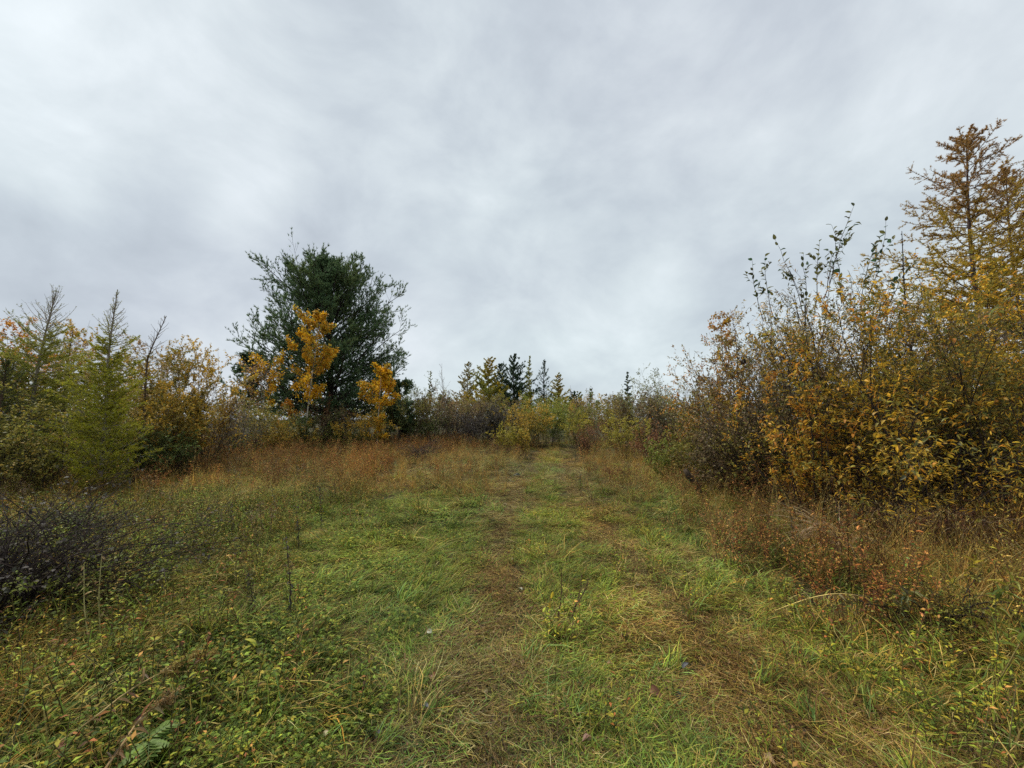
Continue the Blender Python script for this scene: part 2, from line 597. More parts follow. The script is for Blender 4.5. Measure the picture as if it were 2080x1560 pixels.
def litter(a, rg, ns, nc):
    """broken straws and chips of dead leaf lying on the thatch"""
    h = rg.random(ns) * 6.283; L_ = rg.uniform(.06, .22, ns)
    c0 = np.stack([rg.normal(0, .08, ns), rg.normal(0, .08, ns), rg.uniform(.02, .05, ns)], -1)
    d = np.stack([np.cos(h), np.sin(h), rg.normal(0, .12, ns)], -1) * L_[:, None]
    k = c0 + d * .5 + rg.normal(0, .006, (ns, 3))
    ribbons(a, np.stack([c0, k, k + nrm(d + rg.normal(0, .05, d.shape)) * (L_ * .5)[:, None]], 1), rg.uniform(.002, .0045, ns), pal_pick([[(.52, .42, .18), (.40, .28, .10), (.16, .09, .05)]], [1], ns, rg))
    p = np.stack([rg.normal(0, .09, nc), rg.normal(0, .09, nc), rg.uniform(.008, .045, nc)], -1)
    leaves(a, p, rand_dir(nc, rg) * np.array([1, 1, .4]), rand_dir(nc, rg) * .6 + np.array([0, 0, 1]), rg.uniform(.008, .026, nc), rg.uniform(.005, .014, nc),
           pal_pick([[(.09, .05, .03), (.16, .09, .045), (.05, .035, .025), (.26, .17, .08)]], [1], nc, rg))


def tuft_meshes(kind, nvar, seed):
    out = []
    for v in range(nvar):
        rg = np.random.default_rng(seed * 100 + v)
        a = Acc()
        if kind == 'flat_green':
            blades(a, 80, .15, (.05, .16), (.0025, .0055), (.05, .9), 1.0, (.3, 1.8), [GREEN, TAN, BRN], [.80, .12, .08], rg)
            litter(a, rg, 1, 5)
        elif kind == 'flat_tan':
            blades(a, 75, .15, (.05, .19), (.002, .0045), (.0, .5), 1.1, (.2, 1.0), [TAN, GREEN, BRN], [.55, .30, .15], rg)
            litter(a, rg, 5, 14)
        elif kind == 'flat_brown':
            blades(a, 70, .15, (.04, .14), (.002, .004), (.0, .4), 1.2, (.1, .8), [TAN, GREEN, BRN], [.30, .12, .58], rg)
            litter(a, rg, 4, 26)
        elif kind == 'up_green':
            blades(a, 50, .09, (.10, .26), (.004, .008), (.5, 1.4), .7, (.8, 2.4), [GREEN, TAN], [.88, .12], rg, npt=5)
        elif kind == 'long_mixed':
            blades(a, 55, .12, (.18, .44), (.003, .0065), (.3, 1.2), .7, (1.0, 2.6), [GREEN, TAN, RUSTG], [.4, .42, .18], rg, npt=6)
        elif kind == 'clover':
            n = 75
            r = .16 * np.sqrt(rg.random(n)); an = rg.random(n) * 6.283
            z = rg.uniform(.02, .13, n)
            p0 = np.stack([r * np.cos(an), r * np.sin(an), z * 0], -1)
            p1 = p0 + np.stack([rg.normal(0, .02, n), rg.normal(0, .02, n), z], -1)
            ribbons(a, np.stack([p0, (p0 + p1) / 2 + .004, p1], 1), np.full(n, .0022), pal_pick([GREEN], [1], n, rg) * .8)
            c = pal_pick([[(.15, .23, .035), (.20, .27, .04), (.08, .12, .02), (.26, .28, .045), (.34, .28, .05), (.05, .075, .015)]], [1], n, rg)
            a0 = rg.random(n) * 6.283
            for k in range(3):
                for q in (-.35, .35):
                    hd = a0 + k * 2.094 + q
                    d = np.stack([np.cos(hd), np.sin(hd), rg.normal(0, .25, n)], -1)
                    up = nrm(np.array([0, 0, 1]) + rg.normal(0, .3, (n, 3)))
                    leaves(a, p1, d, up, rg.uniform(.010, .022, n), rg.uniform(.006, .013, n), c)
        elif kind == 'herb':          # low mixed broad-leaved weeds
            n = 9
            p0 = np.stack([rg.normal(0, .07, n), rg.normal(0, .07, n), np.zeros(n)], -1)
            H = rg.uniform(.12, .34, n)
            lean = rg.normal(0, .25, (n, 2)) * H[:, None]
            P = np.stack([p0 + np.stack([lean[:, 0] * t ** 1.5, lean[:, 1] * t ** 1.5, H * t], -1) for t in np.linspace(0, 1, 5)], 1)
            tubes(a, P, np.full((n, 5), .0018), 3, np.array([.15, .12, .05]))
            t = rg.uniform(.1, 1, (n, 13)); pos, tan = interp(P, t); pos = pos.reshape(-1, 3)
            d = rand_dir(len(pos), rg); d[:, 2] = np.abs(d[:, 2]) * .4 + .05
            c = pal_pick([[(.20, .27, .035), (.27, .32, .04), (.12, .17, .03), (.38, .33, .04), (.07, .10, .02)], REDF], [.86, .14], len(pos), rg)
            leaves(a, pos, d, rand_dir(len(pos), rg) * .4 + np.array([0, 0, 1]), rg.uniform(.018, .042, len(pos)), rg.uniform(.007, .016, len(pos)), c)
            blades(a, 30, .12, (.12, .36), (.0025, .005), (.5, 1.4), 2, (.6, 2.0), [GREEN, TAN], [.6, .4], rg)
        elif kind == 'dry':           # standing dry grass, straw to orange
            P = blades(a, 26, .10, (.30, .62), (.0025, .005), (.9, 1.5), 1.5, (.3, 1.9), [RUSTG, TAN], [.62, .38], rg, npt=5)
            blades(a, 20, .13, (.12, .3), (.003, .005), (.2, 1.2), 2.5, (.5, 2.0), [GREEN, TAN, RUSTG], [.3, .35, .35], rg)
            n = 7                     # seed heads
            p0 = np.stack([rg.normal(0, .06, n), rg.normal(0, .06, n), np.zeros(n)], -1); H = rg.uniform(.45, .8, n)
            ln = rg.normal(0, .2, (n, 2)) * H[:, None]
            P = np.stack([p0 + np.stack([ln[:, 0] * t ** 2, ln[:, 1] * t ** 2, H * (t - .12 * t ** 4)], -1) for t in np.linspace(0, 1, 6)], 1)
            ribbons(a, P, np.full(n, .003), pal_pick([TAN], [1], n, rg))
            pos, tan = interp(P, rg.uniform(.78, 1, (n, 9))); pos = pos.reshape(-1, 3); tan = tan.reshape(-1, 3)
            leaves(a, pos, tan + rand_dir(len(pos), rg) * .5, rand_dir(len(pos), rg), rg.uniform(.012, .03, len(pos)), .005, pal_pick([RUSTG, TAN], [.5, .5], len(pos), rg))
        elif kind in ('forb_red', 'forb_green', 'forb_grey'):
            n = 6
            pl = {'forb_red': [REDF, GREEN, RUSTG], 'forb_green': [[(.20, .21, .055), (.26, .25, .06), (.15, .15, .045), (.34, .29, .07)], GREEN, RUSTG],
                  'forb_grey': [[(.13, .10, .08), (.18, .15, .11), (.24, .20, .15), (.10, .085, .07)], GREEN, TAN]}[kind]
            H = rg.uniform(.35, .85, n)
            p0 = np.stack([rg.normal(0, .09, n), rg.normal(0, .09, n), np.zeros(n)], -1)
            ln = rg.normal(0, .22, (n, 2)) * H[:, None]
            P = np.stack([p0 + np.stack([ln[:, 0] * t ** 1.6, ln[:, 1] * t ** 1.6, H * t], -1) for t in np.linspace(0, 1, 5)], 1)
            tubes(a, P, np.tile(np.linspace(.003, .0014, 5), (n, 1)), 3, np.array([.15, .085, .05]))
            pos, tan = interp(P, rg.uniform(.12, .98, (n, 22))); pos = pos.reshape(-1, 3); tan = tan.reshape(-1, 3)
            c = pal_pick(pl, [.72, .12, .16], len(pos), rg)
            d = rand_dir(len(pos), rg); d[:, 2] = d[:, 2] * .4 + rg.uniform(-.3, .5, len(pos))
            leaves(a, pos, d, rand_dir(len(pos), rg) * .5 + np.array([0, 0, 1]), rg.uniform(.025, .06, len(pos)), rg.uniform(.008, .018, len(pos)), c)
            S, SR, _ = children(P, np.full((n, 5), .0016), 7, .6, .97, (.5, 1.1), .16, n=3, rg=rg)
            tubes(a, S, SR + .0006, 3, np.array([.16, .09, .05]))
            pos, tan = interp(S, rg.uniform(.3, 1, (len(S), 6))); pos = pos.reshape(-1, 3)
            leaves(a, pos, rand_dir(len(pos), rg) + np.array([0, 0, .4]), rand_dir(len(pos), rg), rg.uniform(.008, .018, len(pos)), .008,
                   pal_pick(pl, [.85, .0, .15], len(pos), rg) * 1.1)
        out.append(a.mesh('tuft_' + kind, M_GRASS))
    return out


def scatter(name, kinds, pts, flow, tiltv, scl, idx, tint, label, cat):
    """one stuff object: the plants stand on the vertices of a point mesh"""
    pc = bpy.data.collections.new(name + '_kinds')
    for k, me in enumerate(kinds):
        pc.objects.link(bpy.data.objects.new('%s_kind_%03d' % (name, k), me))
    n = len(pts)
    me = bpy.data.meshes.new(name)
    me.vertices.add(n); me.vertices.foreach_set('co', pts.astype(np.float32).ravel())
    rot = np.zeros((n, 3), np.float32); rot[:, :2] = tiltv; rot[:, 2] = flow
    me.attributes.new('rot', 'FLOAT_VECTOR', 'POINT').data.foreach_set('vector', rot.ravel())
    me.attributes.new('scl', 'FLOAT', 'POINT').data.foreach_set('value', scl.astype(np.float32))
    me.attributes.new('idx', 'INT', 'POINT').data.foreach_set('value', idx.astype(np.int32))
    me.attributes.new('tint', 'FLOAT_VECTOR', 'POINT').data.foreach_set('vector', tint.astype(np.float32).ravel())
    o = bpy.data.objects.new(name, me); COL.objects.link(o)
    g = bpy.data.node_groups.new(name + '_scatter', 'GeometryNodeTree')
    g.interface.new_socket('Geometry', in_out='INPUT', socket_type='NodeSocketGeometry')
    g.interface.new_socket('Geometry', in_out='OUTPUT', socket_type='NodeSocketGeometry')
    gi = g.nodes.new('NodeGroupInput'); go = g.nodes.new('NodeGroupOutput')
    ip = g.nodes.new('GeometryNodeInstanceOnPoints')
    ci = g.nodes.new('GeometryNodeCollectionInfo')
    ci.inputs['Collection'].default_value = pc
    ci.inputs['Separate Children'].default_value = True
    ci.inputs['Reset Children'].default_value = True

    def na(nm, ty):
        q = g.nodes.new('GeometryNodeInputNamedAttribute'); q.data_type = ty; q.inputs['Name'].default_value = nm
        return q.outputs[0]
    L = g.links.new
    L(gi.outputs[0], ip.inputs['Points'])
    L(ci.outputs[0], ip.inputs['Instance'])
    ip.inputs['Pick Instance'].default_value = True
    L(na('idx', 'INT'), ip.inputs['Instance Index'])
    L(na('rot', 'FLOAT_VECTOR'), ip.inputs['Rotation'])
    L(na('scl', 'FLOAT'), ip.inputs['Scale'])
    L(ip.outputs[0], go.inputs[0])
    md = o.modifiers.new('scatter', 'NODES'); md.node_group = g
    tag(o, label, cat, 'stuff')
    return o


NV = 4
kinds_grass = ['flat_green', 'flat_tan', 'flat_brown', 'up_green', 'long_mixed']


def cloud_pts(rg, y0, y1, dens, mx=1.42, m0=1.8, back=0):
    area = (y1 - y0) * 2 * (mx * (y0 + y1) / 2 + m0)
    n = int(area * dens * 1.0)
    y = rg.uniform(0, 1, n); ys = y0 + (y1 - y0) * y
    # width grows with y: accept by rejection
    w = mx * ys + m0; keep = rg.random(n) < w / (mx * y1 + m0)
    ys = ys[keep]; w = w[keep]
    xs = rg.uniform(-1, 1, len(ys)) * w
    return xs, ys


def zones(x, y):
    """weights of the plant kinds at each ground point"""
    s = x - track_x(y)
    nz = fbm(x, y, 1.4, 2.0); nz2 = fbm(x, y, .55, 7.0); nz3 = fbm(x, y, 3.0, 31.0)
    rut = np.exp(-((s - .72 + (nz - .5) * .25) / .25) ** 2) + np.exp(-((s + .72 + (nz - .5) * .25) / .24) ** 2)
    rut = np.clip(rut, 0, 1)
    onroad = sm(1.25, .95, np.abs(s))
    right = sm(.6, 1.3, s); left = sm(.9, 1.3, -s)
    far = sm(6.8, 9.0, y + (nz3 - .5) * 3)
    # edge of trodden clearing
    redge = 1.6 + .07 * y + (nz3 - .5) * .7
    ledge = -(2.4 + .13 * y) + (nz3 - .5) * 1.2
    wildR = sm(-.3, .5, s - redge); wildL = sm(-.3, .6, -(s - ledge))
    wildR = wildR * sm(1.0, 2.0, y) 
    wild = np.clip(wildR + wildL, 0, 1)
    open_ = 1 - wild
    W = {}
    nearL = sm(-.9, -1.7, x) * sm(3.4, 2.2, y)
    W['flat_green'] = open_ * (1 - far * .85) * (.30 + 1.5 * sm(.42, .62, nz) * (1 - .55 * right * sm(3, 1.5, y))) * (1 - .95 * rut) * (1 - .6 * right)
    W['flat_green'] += open_ * left * (1 - far) * 1.6 * sm(.25, .5, nz) + open_ * sm(.55, .25, np.abs(s)) * (1 - far * .6) * 2.2 * sm(.2, .45, nz)
    W['flat_tan'] = open_ * (.28 + 1.1 * sm(.55, .4, nz) + 1.6 * right * sm(.62, .38, nz2) + .5 * far) * (1 - .7 * left * (1 - far)) + .5 * rut
    W['flat_brown'] = open_ * (5.0 * rut + .22 * sm(.5, .35, nz2) + .35 * far)
    W['up_green'] = open_ * (.05 + .22 * sm(.58, .72, nz2)) * (1 - rut) * (1 - far) * (1 - .5 * right) + wild * (1 - far) * .6 * sm(.4, .6, nz)
    W['long_mixed'] = nearL * .2 + open_ * .04 * (1 - far) * (1 - rut) * np.abs(s).clip(0, 1) + wild * (1 - far * .6) * .9 * sm(.7, .4, nz) + .0 * nz + wildL * (1 - far) * .5 * sm(.6, .35, nz) + .35 * wildR * sm(6, 3, y)
    W['clover'] = (open_ * left * .12 * (1 - far) + nearL * 1.5 + wildR * (1 - far) * .25 * sm(.5, .7, nz2)) * (1 - rut)
    W['herb'] = wildL * (1 - far) * .8 + wildR * (1 - far) * .45 * sm(5, 3, y) + nearL * .3 + open_ * .05
    band = far * sm(24, 20, y)
    offroad = sm(.9, 1.5, np.abs(s) - .0 * y)
    W['dry'] = band * offroad * (.8 + 1.5 * sm(.35, .6, nz3)) + wildR * (1.6 + 1.6 * sm(.55, .35, nz)) * sm(2.4, 3.6, y) + wildL * (1 - far) * (.25 + 1.2 * sm(.55, .7, nz3)) + band * .2
    W['forb_red'] = band * offroad * (.08 + .7 * sm(.5, .35, nz3) + .8 * sm(13, 19, y)) + wildR * 2.2 * sm(2.2, 3.4, y) * sm(.38, .55, nz) + wildL * far * 1.6
    W['forb_green'] = band * offroad * .12 + wildR * .35 * sm(.5, .65, nz2) + wildL * .25 + sm(17, 22, y) * .6
    W['forb_grey'] = band * offroad * .04 + wildL * .12 * sm(.5, .35, nz2)
    return W, s, rut


def flow_angle(x, y, s):
    a = fbm(x, y, 2.2, 41.0) * 6.283 * 1.6
    road = sm(1.6, .6, np.abs(s))
    return a + road * .0


def build_cover():
    rg = np.random.default_rng(3)
    names = ['flat_green', 'flat_tan', 'flat_brown', 'up_green', 'long_mixed', 'clover', 'herb', 'dry', 'forb_red', 'forb_green', 'forb_grey']
    X = []; Yv = []; S = []
    for (y0, y1, d, sc) in [(.4, 3, 300, .8), (3, 6, 170, .92), (6, 10, 80, 1.15), (10, 16, 32, 1.45), (16, 26, 14, 1.8)]:
        x, y = cloud_pts(rg, y0, y1, d)
        X.append(x); Yv.append(y); S.append(np.full(len(x), sc))
    x = np.concatenate(X); y = np.concatenate(Yv); base = np.concatenate(S)
    W, s, rut = zones(x, y)
    w = np.stack([W[k] for k in names], 1); w = np.maximum(w, 0) + 1e-4
    tot = w.sum(1); cum = np.cumsum(w / tot[:, None], 1)
    kind = (rg.random(len(x))[:, None] > cum).sum(1).clip(0, len(names) - 1)
    tall = kind >= 7
    # tall plants: thin out (a clump covers much more)
    keep = np.where(tall, rg.random(len(x)) < np.where(y < 6, .22, np.where(y < 10, .34, np.where(y < 16, .65, 1.0))), True)
    # where a tall clump was thinned out, short thatch covers the soil instead
    under = ~keep & (y < 13) & (rg.random(len(x)) < .55)
    kind[under] = np.where(rg.random(under.sum()) < .6, 2, 4)
    keep |= under
    keep &= np.where(kind == 6, rg.random(len(x)) < np.where(y < 6, .5, .8), True)
    keep &= np.where(kind == 4, rg.random(len(x)) < np.where(y < 6, .75, .9), True)
    x, y, base, s, rut, kind = [q[keep] for q in (x, y, base, s, rut, kind)]
    z = ground_z(x, y)
    fl = flow_angle(x, y, s) + rg.normal(0, .8, len(x))
    scl = base * rg.uniform(.75, 1.25, len(x))
    scl[kind >= 7] = rg.uniform(.55, 1.15, (kind >= 7).sum()) * np.interp(y[kind >= 7], [0, 10, 24], [.75, .82, 1.0]) * (1 + .45 * sm(2.6, 3.4, (x - .3 * y)[kind >= 7] + 1.2))
    scl[kind == 6] = scl[kind == 6] / base[kind == 6] * 1.0
    lum = .55 + .80 * fbm(x, y, 1.2, 55) + .3 * (vnoise(x, y, .3, 8) - .5) + rg.normal(0, .14, len(x))
    warm = .7 * (fbm(x, y, 1.9, 77, 2) - .5) + rg.normal(0, .10, len(x))
    tint = np.stack([lum * (1 + .55 * warm), lum * (1 + .05 * warm), lum * (1 - .5 * warm)], -1)
    tint = np.clip(tint, .3, 1.8)
    tilt = rg.normal(0, .08, (len(x), 2))
    groups = [('grass', [0, 1, 2, 3, 4], 'short green and straw grass trodden flat over the clearing and track', 'grass'),
              ('clover', [5, ], 'low clover-like leaves carpeting the ground at lower left', 'ground cover'),
              ('low_weeds', [6, ], 'knee-high mixed green weeds beside the mown clearing', 'weeds'),
              ('dry_grass', [7, ], 'standing orange and straw coloured dry grass across the clearing', 'dry grass'),
              ('tall_weeds', [8, 9, 10], 'tall reddish brown and olive dead weeds in front of the shrubs', 'weeds')]
    for nm, ks, lab, cat in groups:
        m = np.isin(kind, ks)
        meshes = []
        for k in ks:
            meshes += tuft_meshes(names[k], NV, 20 + k)
        idx = np.array([ks.index(q) for q in kind[m]]) * NV + rg.integers(0, NV, m.sum())
        f = fl[m].copy()
        r = np.isin(kind[m], [5, 6, 7, 8, 9, 10]); f[r] = rg.random(r.sum()) * 6.283
        scatter(nm, meshes, np.stack([x[m], y[m], z[m]], -1), f, tilt[m], scl[m], idx, tint[m], lab, cat)
        print('cover', nm, m.sum())


build_cover()

# ------------------------------------------------------------------ shrubs and trees
STAT = {'tri': 0}


def shrub(label, px, top, Y, wpx, pal, twig='brown', stems=16, k2=7, k3=4, leafn=3000, leafL=(.05, .09), lo=.08, spread=.75, tpl='rhomb', name='shrub', cat='shrub',
          group=None, wl=.5, leafobjs=0, seed=None, lean=(0, 0), thick=.012, pal2=None, low_bare=.0, up=.12, droop=0.0, X=None, hz=None, contrast=.3):
    rg = np.random.default_rng(seed if seed is not None else int(px * 7 + top * 3 + Y * 11))
    X = gx(px, Y) if X is None else X
    z0 = float(ground_z(X, Y))
    H = (gh(top, Y) - z0) if hz is None else hz
    Wm = wpx / 781.0 * Y
    root = empty(name, label, cat, (X, Y, z0 - .02), group)
    # stems
    a = rg.random(stems) * 6.283; rr = np.sqrt(rg.random(stems))
    b = np.stack([np.cos(a) * rr * Wm * .16, np.sin(a) * rr * Wm * .16, np.zeros(stems)], -1)
    hh = H * rg.uniform(.78, 1.0, stems) * (1 - .25 * rr ** 2) * .95
    hh[0] = H * .96; rr[0] *= .3
    out = np.stack([np.cos(a), np.sin(a)], -1) * (rr * Wm * .5 * spread * 1.1)[:, None]
    n = 8; P = []
    ph = rg.random((stems, 2)) * 6.28
    for t in np.linspace(0, 1, n):
        w = .035 * H * np.sin(t * 5 + ph) * t
        P.append(np.stack([b[:, 0] + out[:, 0] * t ** 1.2 + w[:, 0] + lean[0] * H * t, b[:, 1] + out[:, 1] * t ** 1.2 + w[:, 1] + lean[1] * H * t, hh * t - droop * H * t ** 3 * rr], -1))
    P = np.stack(P, 1)
    R0 = np.full(stems, thick) * rg.uniform(.6, 1.2, stems) * (H / 3) ** .7
    Rd = R0[:, None] * np.linspace(1, .18, n)[None]
    A = Acc()
    tc = np.array(TW[twig])
    leafn = int(leafn * (1.1 if tpl == 'leaf' else 1.72))
    tubes(A, P, Rd, 4, tc * rg.uniform(.7, 1.3, (stems, 1)))
    Wl = min(Wm * .34, H * .40)
    P2, R2, L2 = children(P, Rd, k2, .12 + low_bare, .95, (.35, 1.0), Wl, n=5, up=up, rr=.55, rg=rg, lenpow=.45)
    (tubes if Y < 9 else (lambda a_, p_, r_, s_, c_: twigs(a_, p_, r_, c_)))(A, P2, np.maximum(R2, .0022), 3, tc * rg.uniform(.7, 1.3, (len(P2), 1)))
    P3, R3, L3 = children(P2, R2, k3, .2, .98, (.35, .95), Wl * .45, n=3, up=up * 1.2, rr=.6, rg=rg, lenpow=.3)
    twigs(A, P3, np.maximum(R3, .0016), tc * rg.uniform(.7, 1.35, (len(P3), 1)))
    A.obj('branches', M_BARK, root, 'stuff')
    # foliage on the twigs
    m = int(math.ceil(leafn / max(1, len(P3)) * .8)); m2 = int(math.ceil(leafn / max(1, len(P2)) * .25))
    pos = []; tan = []
    for Q, mm in ((P3, m), (P2, m2)):
        if mm == 0:
            continue
        p_, t_ = interp(Q, rg.uniform(.15, 1, (len(Q), mm)) ** .8)
        pos.append(p_.reshape(-1, 3)); tan.append(t_.reshape(-1, 3))
    pos = np.concatenate(pos); tan = np.concatenate(tan)
    sel = rg.permutation(len(pos))[:leafn]; pos = pos[sel]; tan = tan[sel]
    keep = (pos[:, 2] > lo * H * rg.uniform(.3, 1.3, len(pos)))
    # bald patches make clumps
    q = vnoise(pos[:, 0] * 1.0 + pos[:, 2], pos[:, 1] + pos[:, 2] * .6, max(.25, Wm * .13), px % 17)
    keep &= q > rg.uniform(.05, .38, len(pos))
    pos = pos[keep]; tan = tan[keep]
    nn = len(pos)
    d = nrm(tan * .6 + rand_dir(nn, rg) * .8 + np.array([0, 0, -.25]))
    upv = nrm(np.array([0, 0, 1.0]) + rand_dir(nn, rg) * .8)
    Lg = rg.uniform(leafL[0], leafL[1], nn)
    c = pick(pal, nn, pos, max(.4, Wm * .2), rg, contrast)
    if pal2:
        c2 = pick(pal2, nn, pos, .5, rg, contrast)
        mk = (pos[:, 2] / H + rg.normal(0, .12, nn)) < .45
        c = np.where(mk[:, None], c2, c)
    if leafobjs:
        wp = pos + np.array([X, Y, z0 - EYE])
        dist = np.linalg.norm(wp, axis=1)
        infr = (np.abs(wp[:, 0] / np.maximum(wp[:, 1], .1)) < 1.34) & (wp[:, 1] > .5)
        score = Lg / dist * infr
        order = np.argsort(-score)
        ob = order[:leafobjs]; rest = order[leafobjs:]
        leaf_parts(root, pos[ob], d[ob], upv[ob], Lg[ob], c[ob], wl)
        pos, d, upv, Lg, c = pos[rest], d[rest], upv[rest], Lg[rest], c[rest]
    F = Acc()
    leaves(F, pos, d, upv, Lg, Lg * wl, c, tpl)
    F.obj('foliage', M_LEAF, root, 'stuff')
    return root


_leafcache = {}


def leaf_parts(root, pos, d, up, Lg, c, wl):
    """leaves large enough to be told apart: each a part of its own, sharing a few meshes"""
    d = nrm(d); s = nrm(np.cross(up, d)); z = np.cross(d, s)
    for i in range(len(pos)):
        key = tuple(np.round(c[i] / .05).astype(int)) + (i % 3,)
        me = _leafcache.get(key)
        if me is None:
            col = (np.array(key[:3]) * .05).clip(.03, 1)
            me = leaf_mesh(col, key[3])
            _leafcache[key] = me
        o = bpy.data.objects.new('leaf', me)
        COL.objects.link(o)
        o.parent = root
        L_ = Lg[i]; w = L_ * wl * 2
        M_ = Matrix(((d[i][0] * L_, s[i][0] * w, z[i][0] * L_, pos[i][0]), (d[i][1] * L_, s[i][1] * w, z[i][1] * L_, pos[i][1]),
                     (d[i][2] * L_, s[i][2] * w, z[i][2] * L_, pos[i][2]), (0, 0, 0, 1)))
        o.matrix_local = M_


def leaf_mesh(col, v, name='leaf'):
    rg = np.random.default_rng(90 + v)
    n = 6; t = np.linspace(0, 1, n)
    w = np.sin(np.clip(t * .97 + .03, 0, 1) ** .8 * math.pi) ** .8 * .5
    w[0] = .03; w[-1] = .01
    bend = -.28 * t ** 2 + .06 * t + rg.normal(0, .012, n)
    wav = rg.normal(0, .035, (n, 2))
    V = []
    C = []
    for i in range(n):
        tw = .12 * (v - 1) * t[i]
        V += [(t[i], -w[i], bend[i] + .3 * w[i] + wav[i, 0] - tw * w[i]), (t[i], 0, bend[i]), (t[i], w[i], bend[i] + .3 * w[i] + wav[i, 1] + tw * w[i])]
        e = 1 - .25 * rg.random()
        C += [col * e, col * 1.12, col * (1 - .3 * rg.random())]
    F = []
    for i in range(n - 1):
        F += [(i * 3, i * 3 + 1, i * 3 + 4, i * 3 + 3), (i * 3 + 1, i * 3 + 2, i * 3 + 5, i * 3 + 4)]
    a = Acc(); a.add(np.array(V), np.array(F), np.array(C))
    return a.mesh(name, M_LEAFO, smooth=True)


def sapling(label, px, top, Y, wpx, pal, lo=.3, leafn=2500, leafL=(.05, .08), nb=26, name='aspen_tree', cat='tree', bark='grey', r0=.035, lean=(0, 0), profile='oval', seed=None,
            clump=.35, group=None, k2=6, base_top=None, tpl='rhomb'):
    """small single-trunk broad-leaved tree"""
    rg = np.random.default_rng(seed if seed is not None else int(px * 5 + top))
    X = gx(px, Y); z0 = float(ground_z(X, Y)); H = gh(top, Y) - z0; Wm = wpx / 781.0 * Y
    root = empty(name, label, cat, (X, Y, z0 - .02), group)
    n = 12; t = np.linspace(0, 1, n); ph = rg.random(2) * 6
    P = np.stack([lean[0] * H * t + .02 * H * np.sin(t * 4 + ph[0]) * t, lean[1] * H * t + .02 * H * np.sin(t * 3.3 + ph[1]) * t, H * .97 * t], -1)[None]
    Rd = (r0 * (1 - .88 * t))[None]
    T = Acc(); tubes(T, P, Rd, 8, np.array(TW[bark])); T.obj('trunk', M_BARK, root, smooth=True)
    tb = np.sort(rg.uniform(lo, .97, nb))
    pos, tan = interp(P, tb[None]); pos = pos[0]
    u = (tb - lo) / (1 - lo)
    wd = {'oval': np.sin(np.clip(u * .85 + .12, 0, 1) * math.pi) ** .7, 'cone': (1 - u * .85), 'top': .5 + .5 * u}[profile]
    ang = rg.random(nb) * 6.283
    Lb = Wm * .5 * wd * rg.uniform(.55, 1.15, nb)
    d = np.stack([np.cos(ang), np.sin(ang), rg.uniform(.5, 1.1, nb)], -1); d = nrm(d)
    Q = [pos]
    for i in range(5):
        Q.append(Q[-1] + d * (Lb / 5 * 1.15)[:, None]); d = nrm(d + rg.normal(0, .15, d.shape) + [0, 0, .05])
    Q = np.stack(Q, 1); QR = np.maximum(r0 * .3, .004) * np.linspace(1, .3, 6)[None] * np.ones((nb, 1))
    B = Acc(); tubes(B, Q, QR, 4, np.array(TW['brown']))
    P2, R2, _ = children(Q, QR, k2, .15, 1, (.4, 1.1), Lb * .45, n=4, rg=rg)
    twigs(B, P2, np.maximum(R2, .002), np.array(TW['brown']))
    B.obj('branches', M_BARK, root, 'stuff')
    m = int(math.ceil(leafn / len(P2)))
    p_, t_ = interp(P2, rg.uniform(.1, 1, (len(P2), m))); p_ = p_.reshape(-1, 3) + rg.normal(0, .012 * Wm + .02, (len(P2) * m, 3)); t_ = t_.reshape(-1, 3)
    q = vnoise(p_[:, 0] + p_[:, 2] * .5, p_[:, 2] * 1.2 + p_[:, 1], max(.25, Wm * .18), px % 13)
    kp = q > clump * rg.uniform(.35, 1.6, len(p_)); p_ = p_[kp]; t_ = t_[kp]; nn = len(p_)
    F = Acc(); Lg = rg.uniform(leafL[0], leafL[1], nn)
    leaves(F, p_, t_ * .3 + rand_dir(nn, rg) + np.array([0, 0, -.4]), rand_dir(nn, rg) + np.array([0, 0, .5]), Lg, Lg * .8, pick(pal, nn, p_, .5, rg, .22), tpl)
    F.obj('crown', M_LEAF, root, 'stuff')
    return root


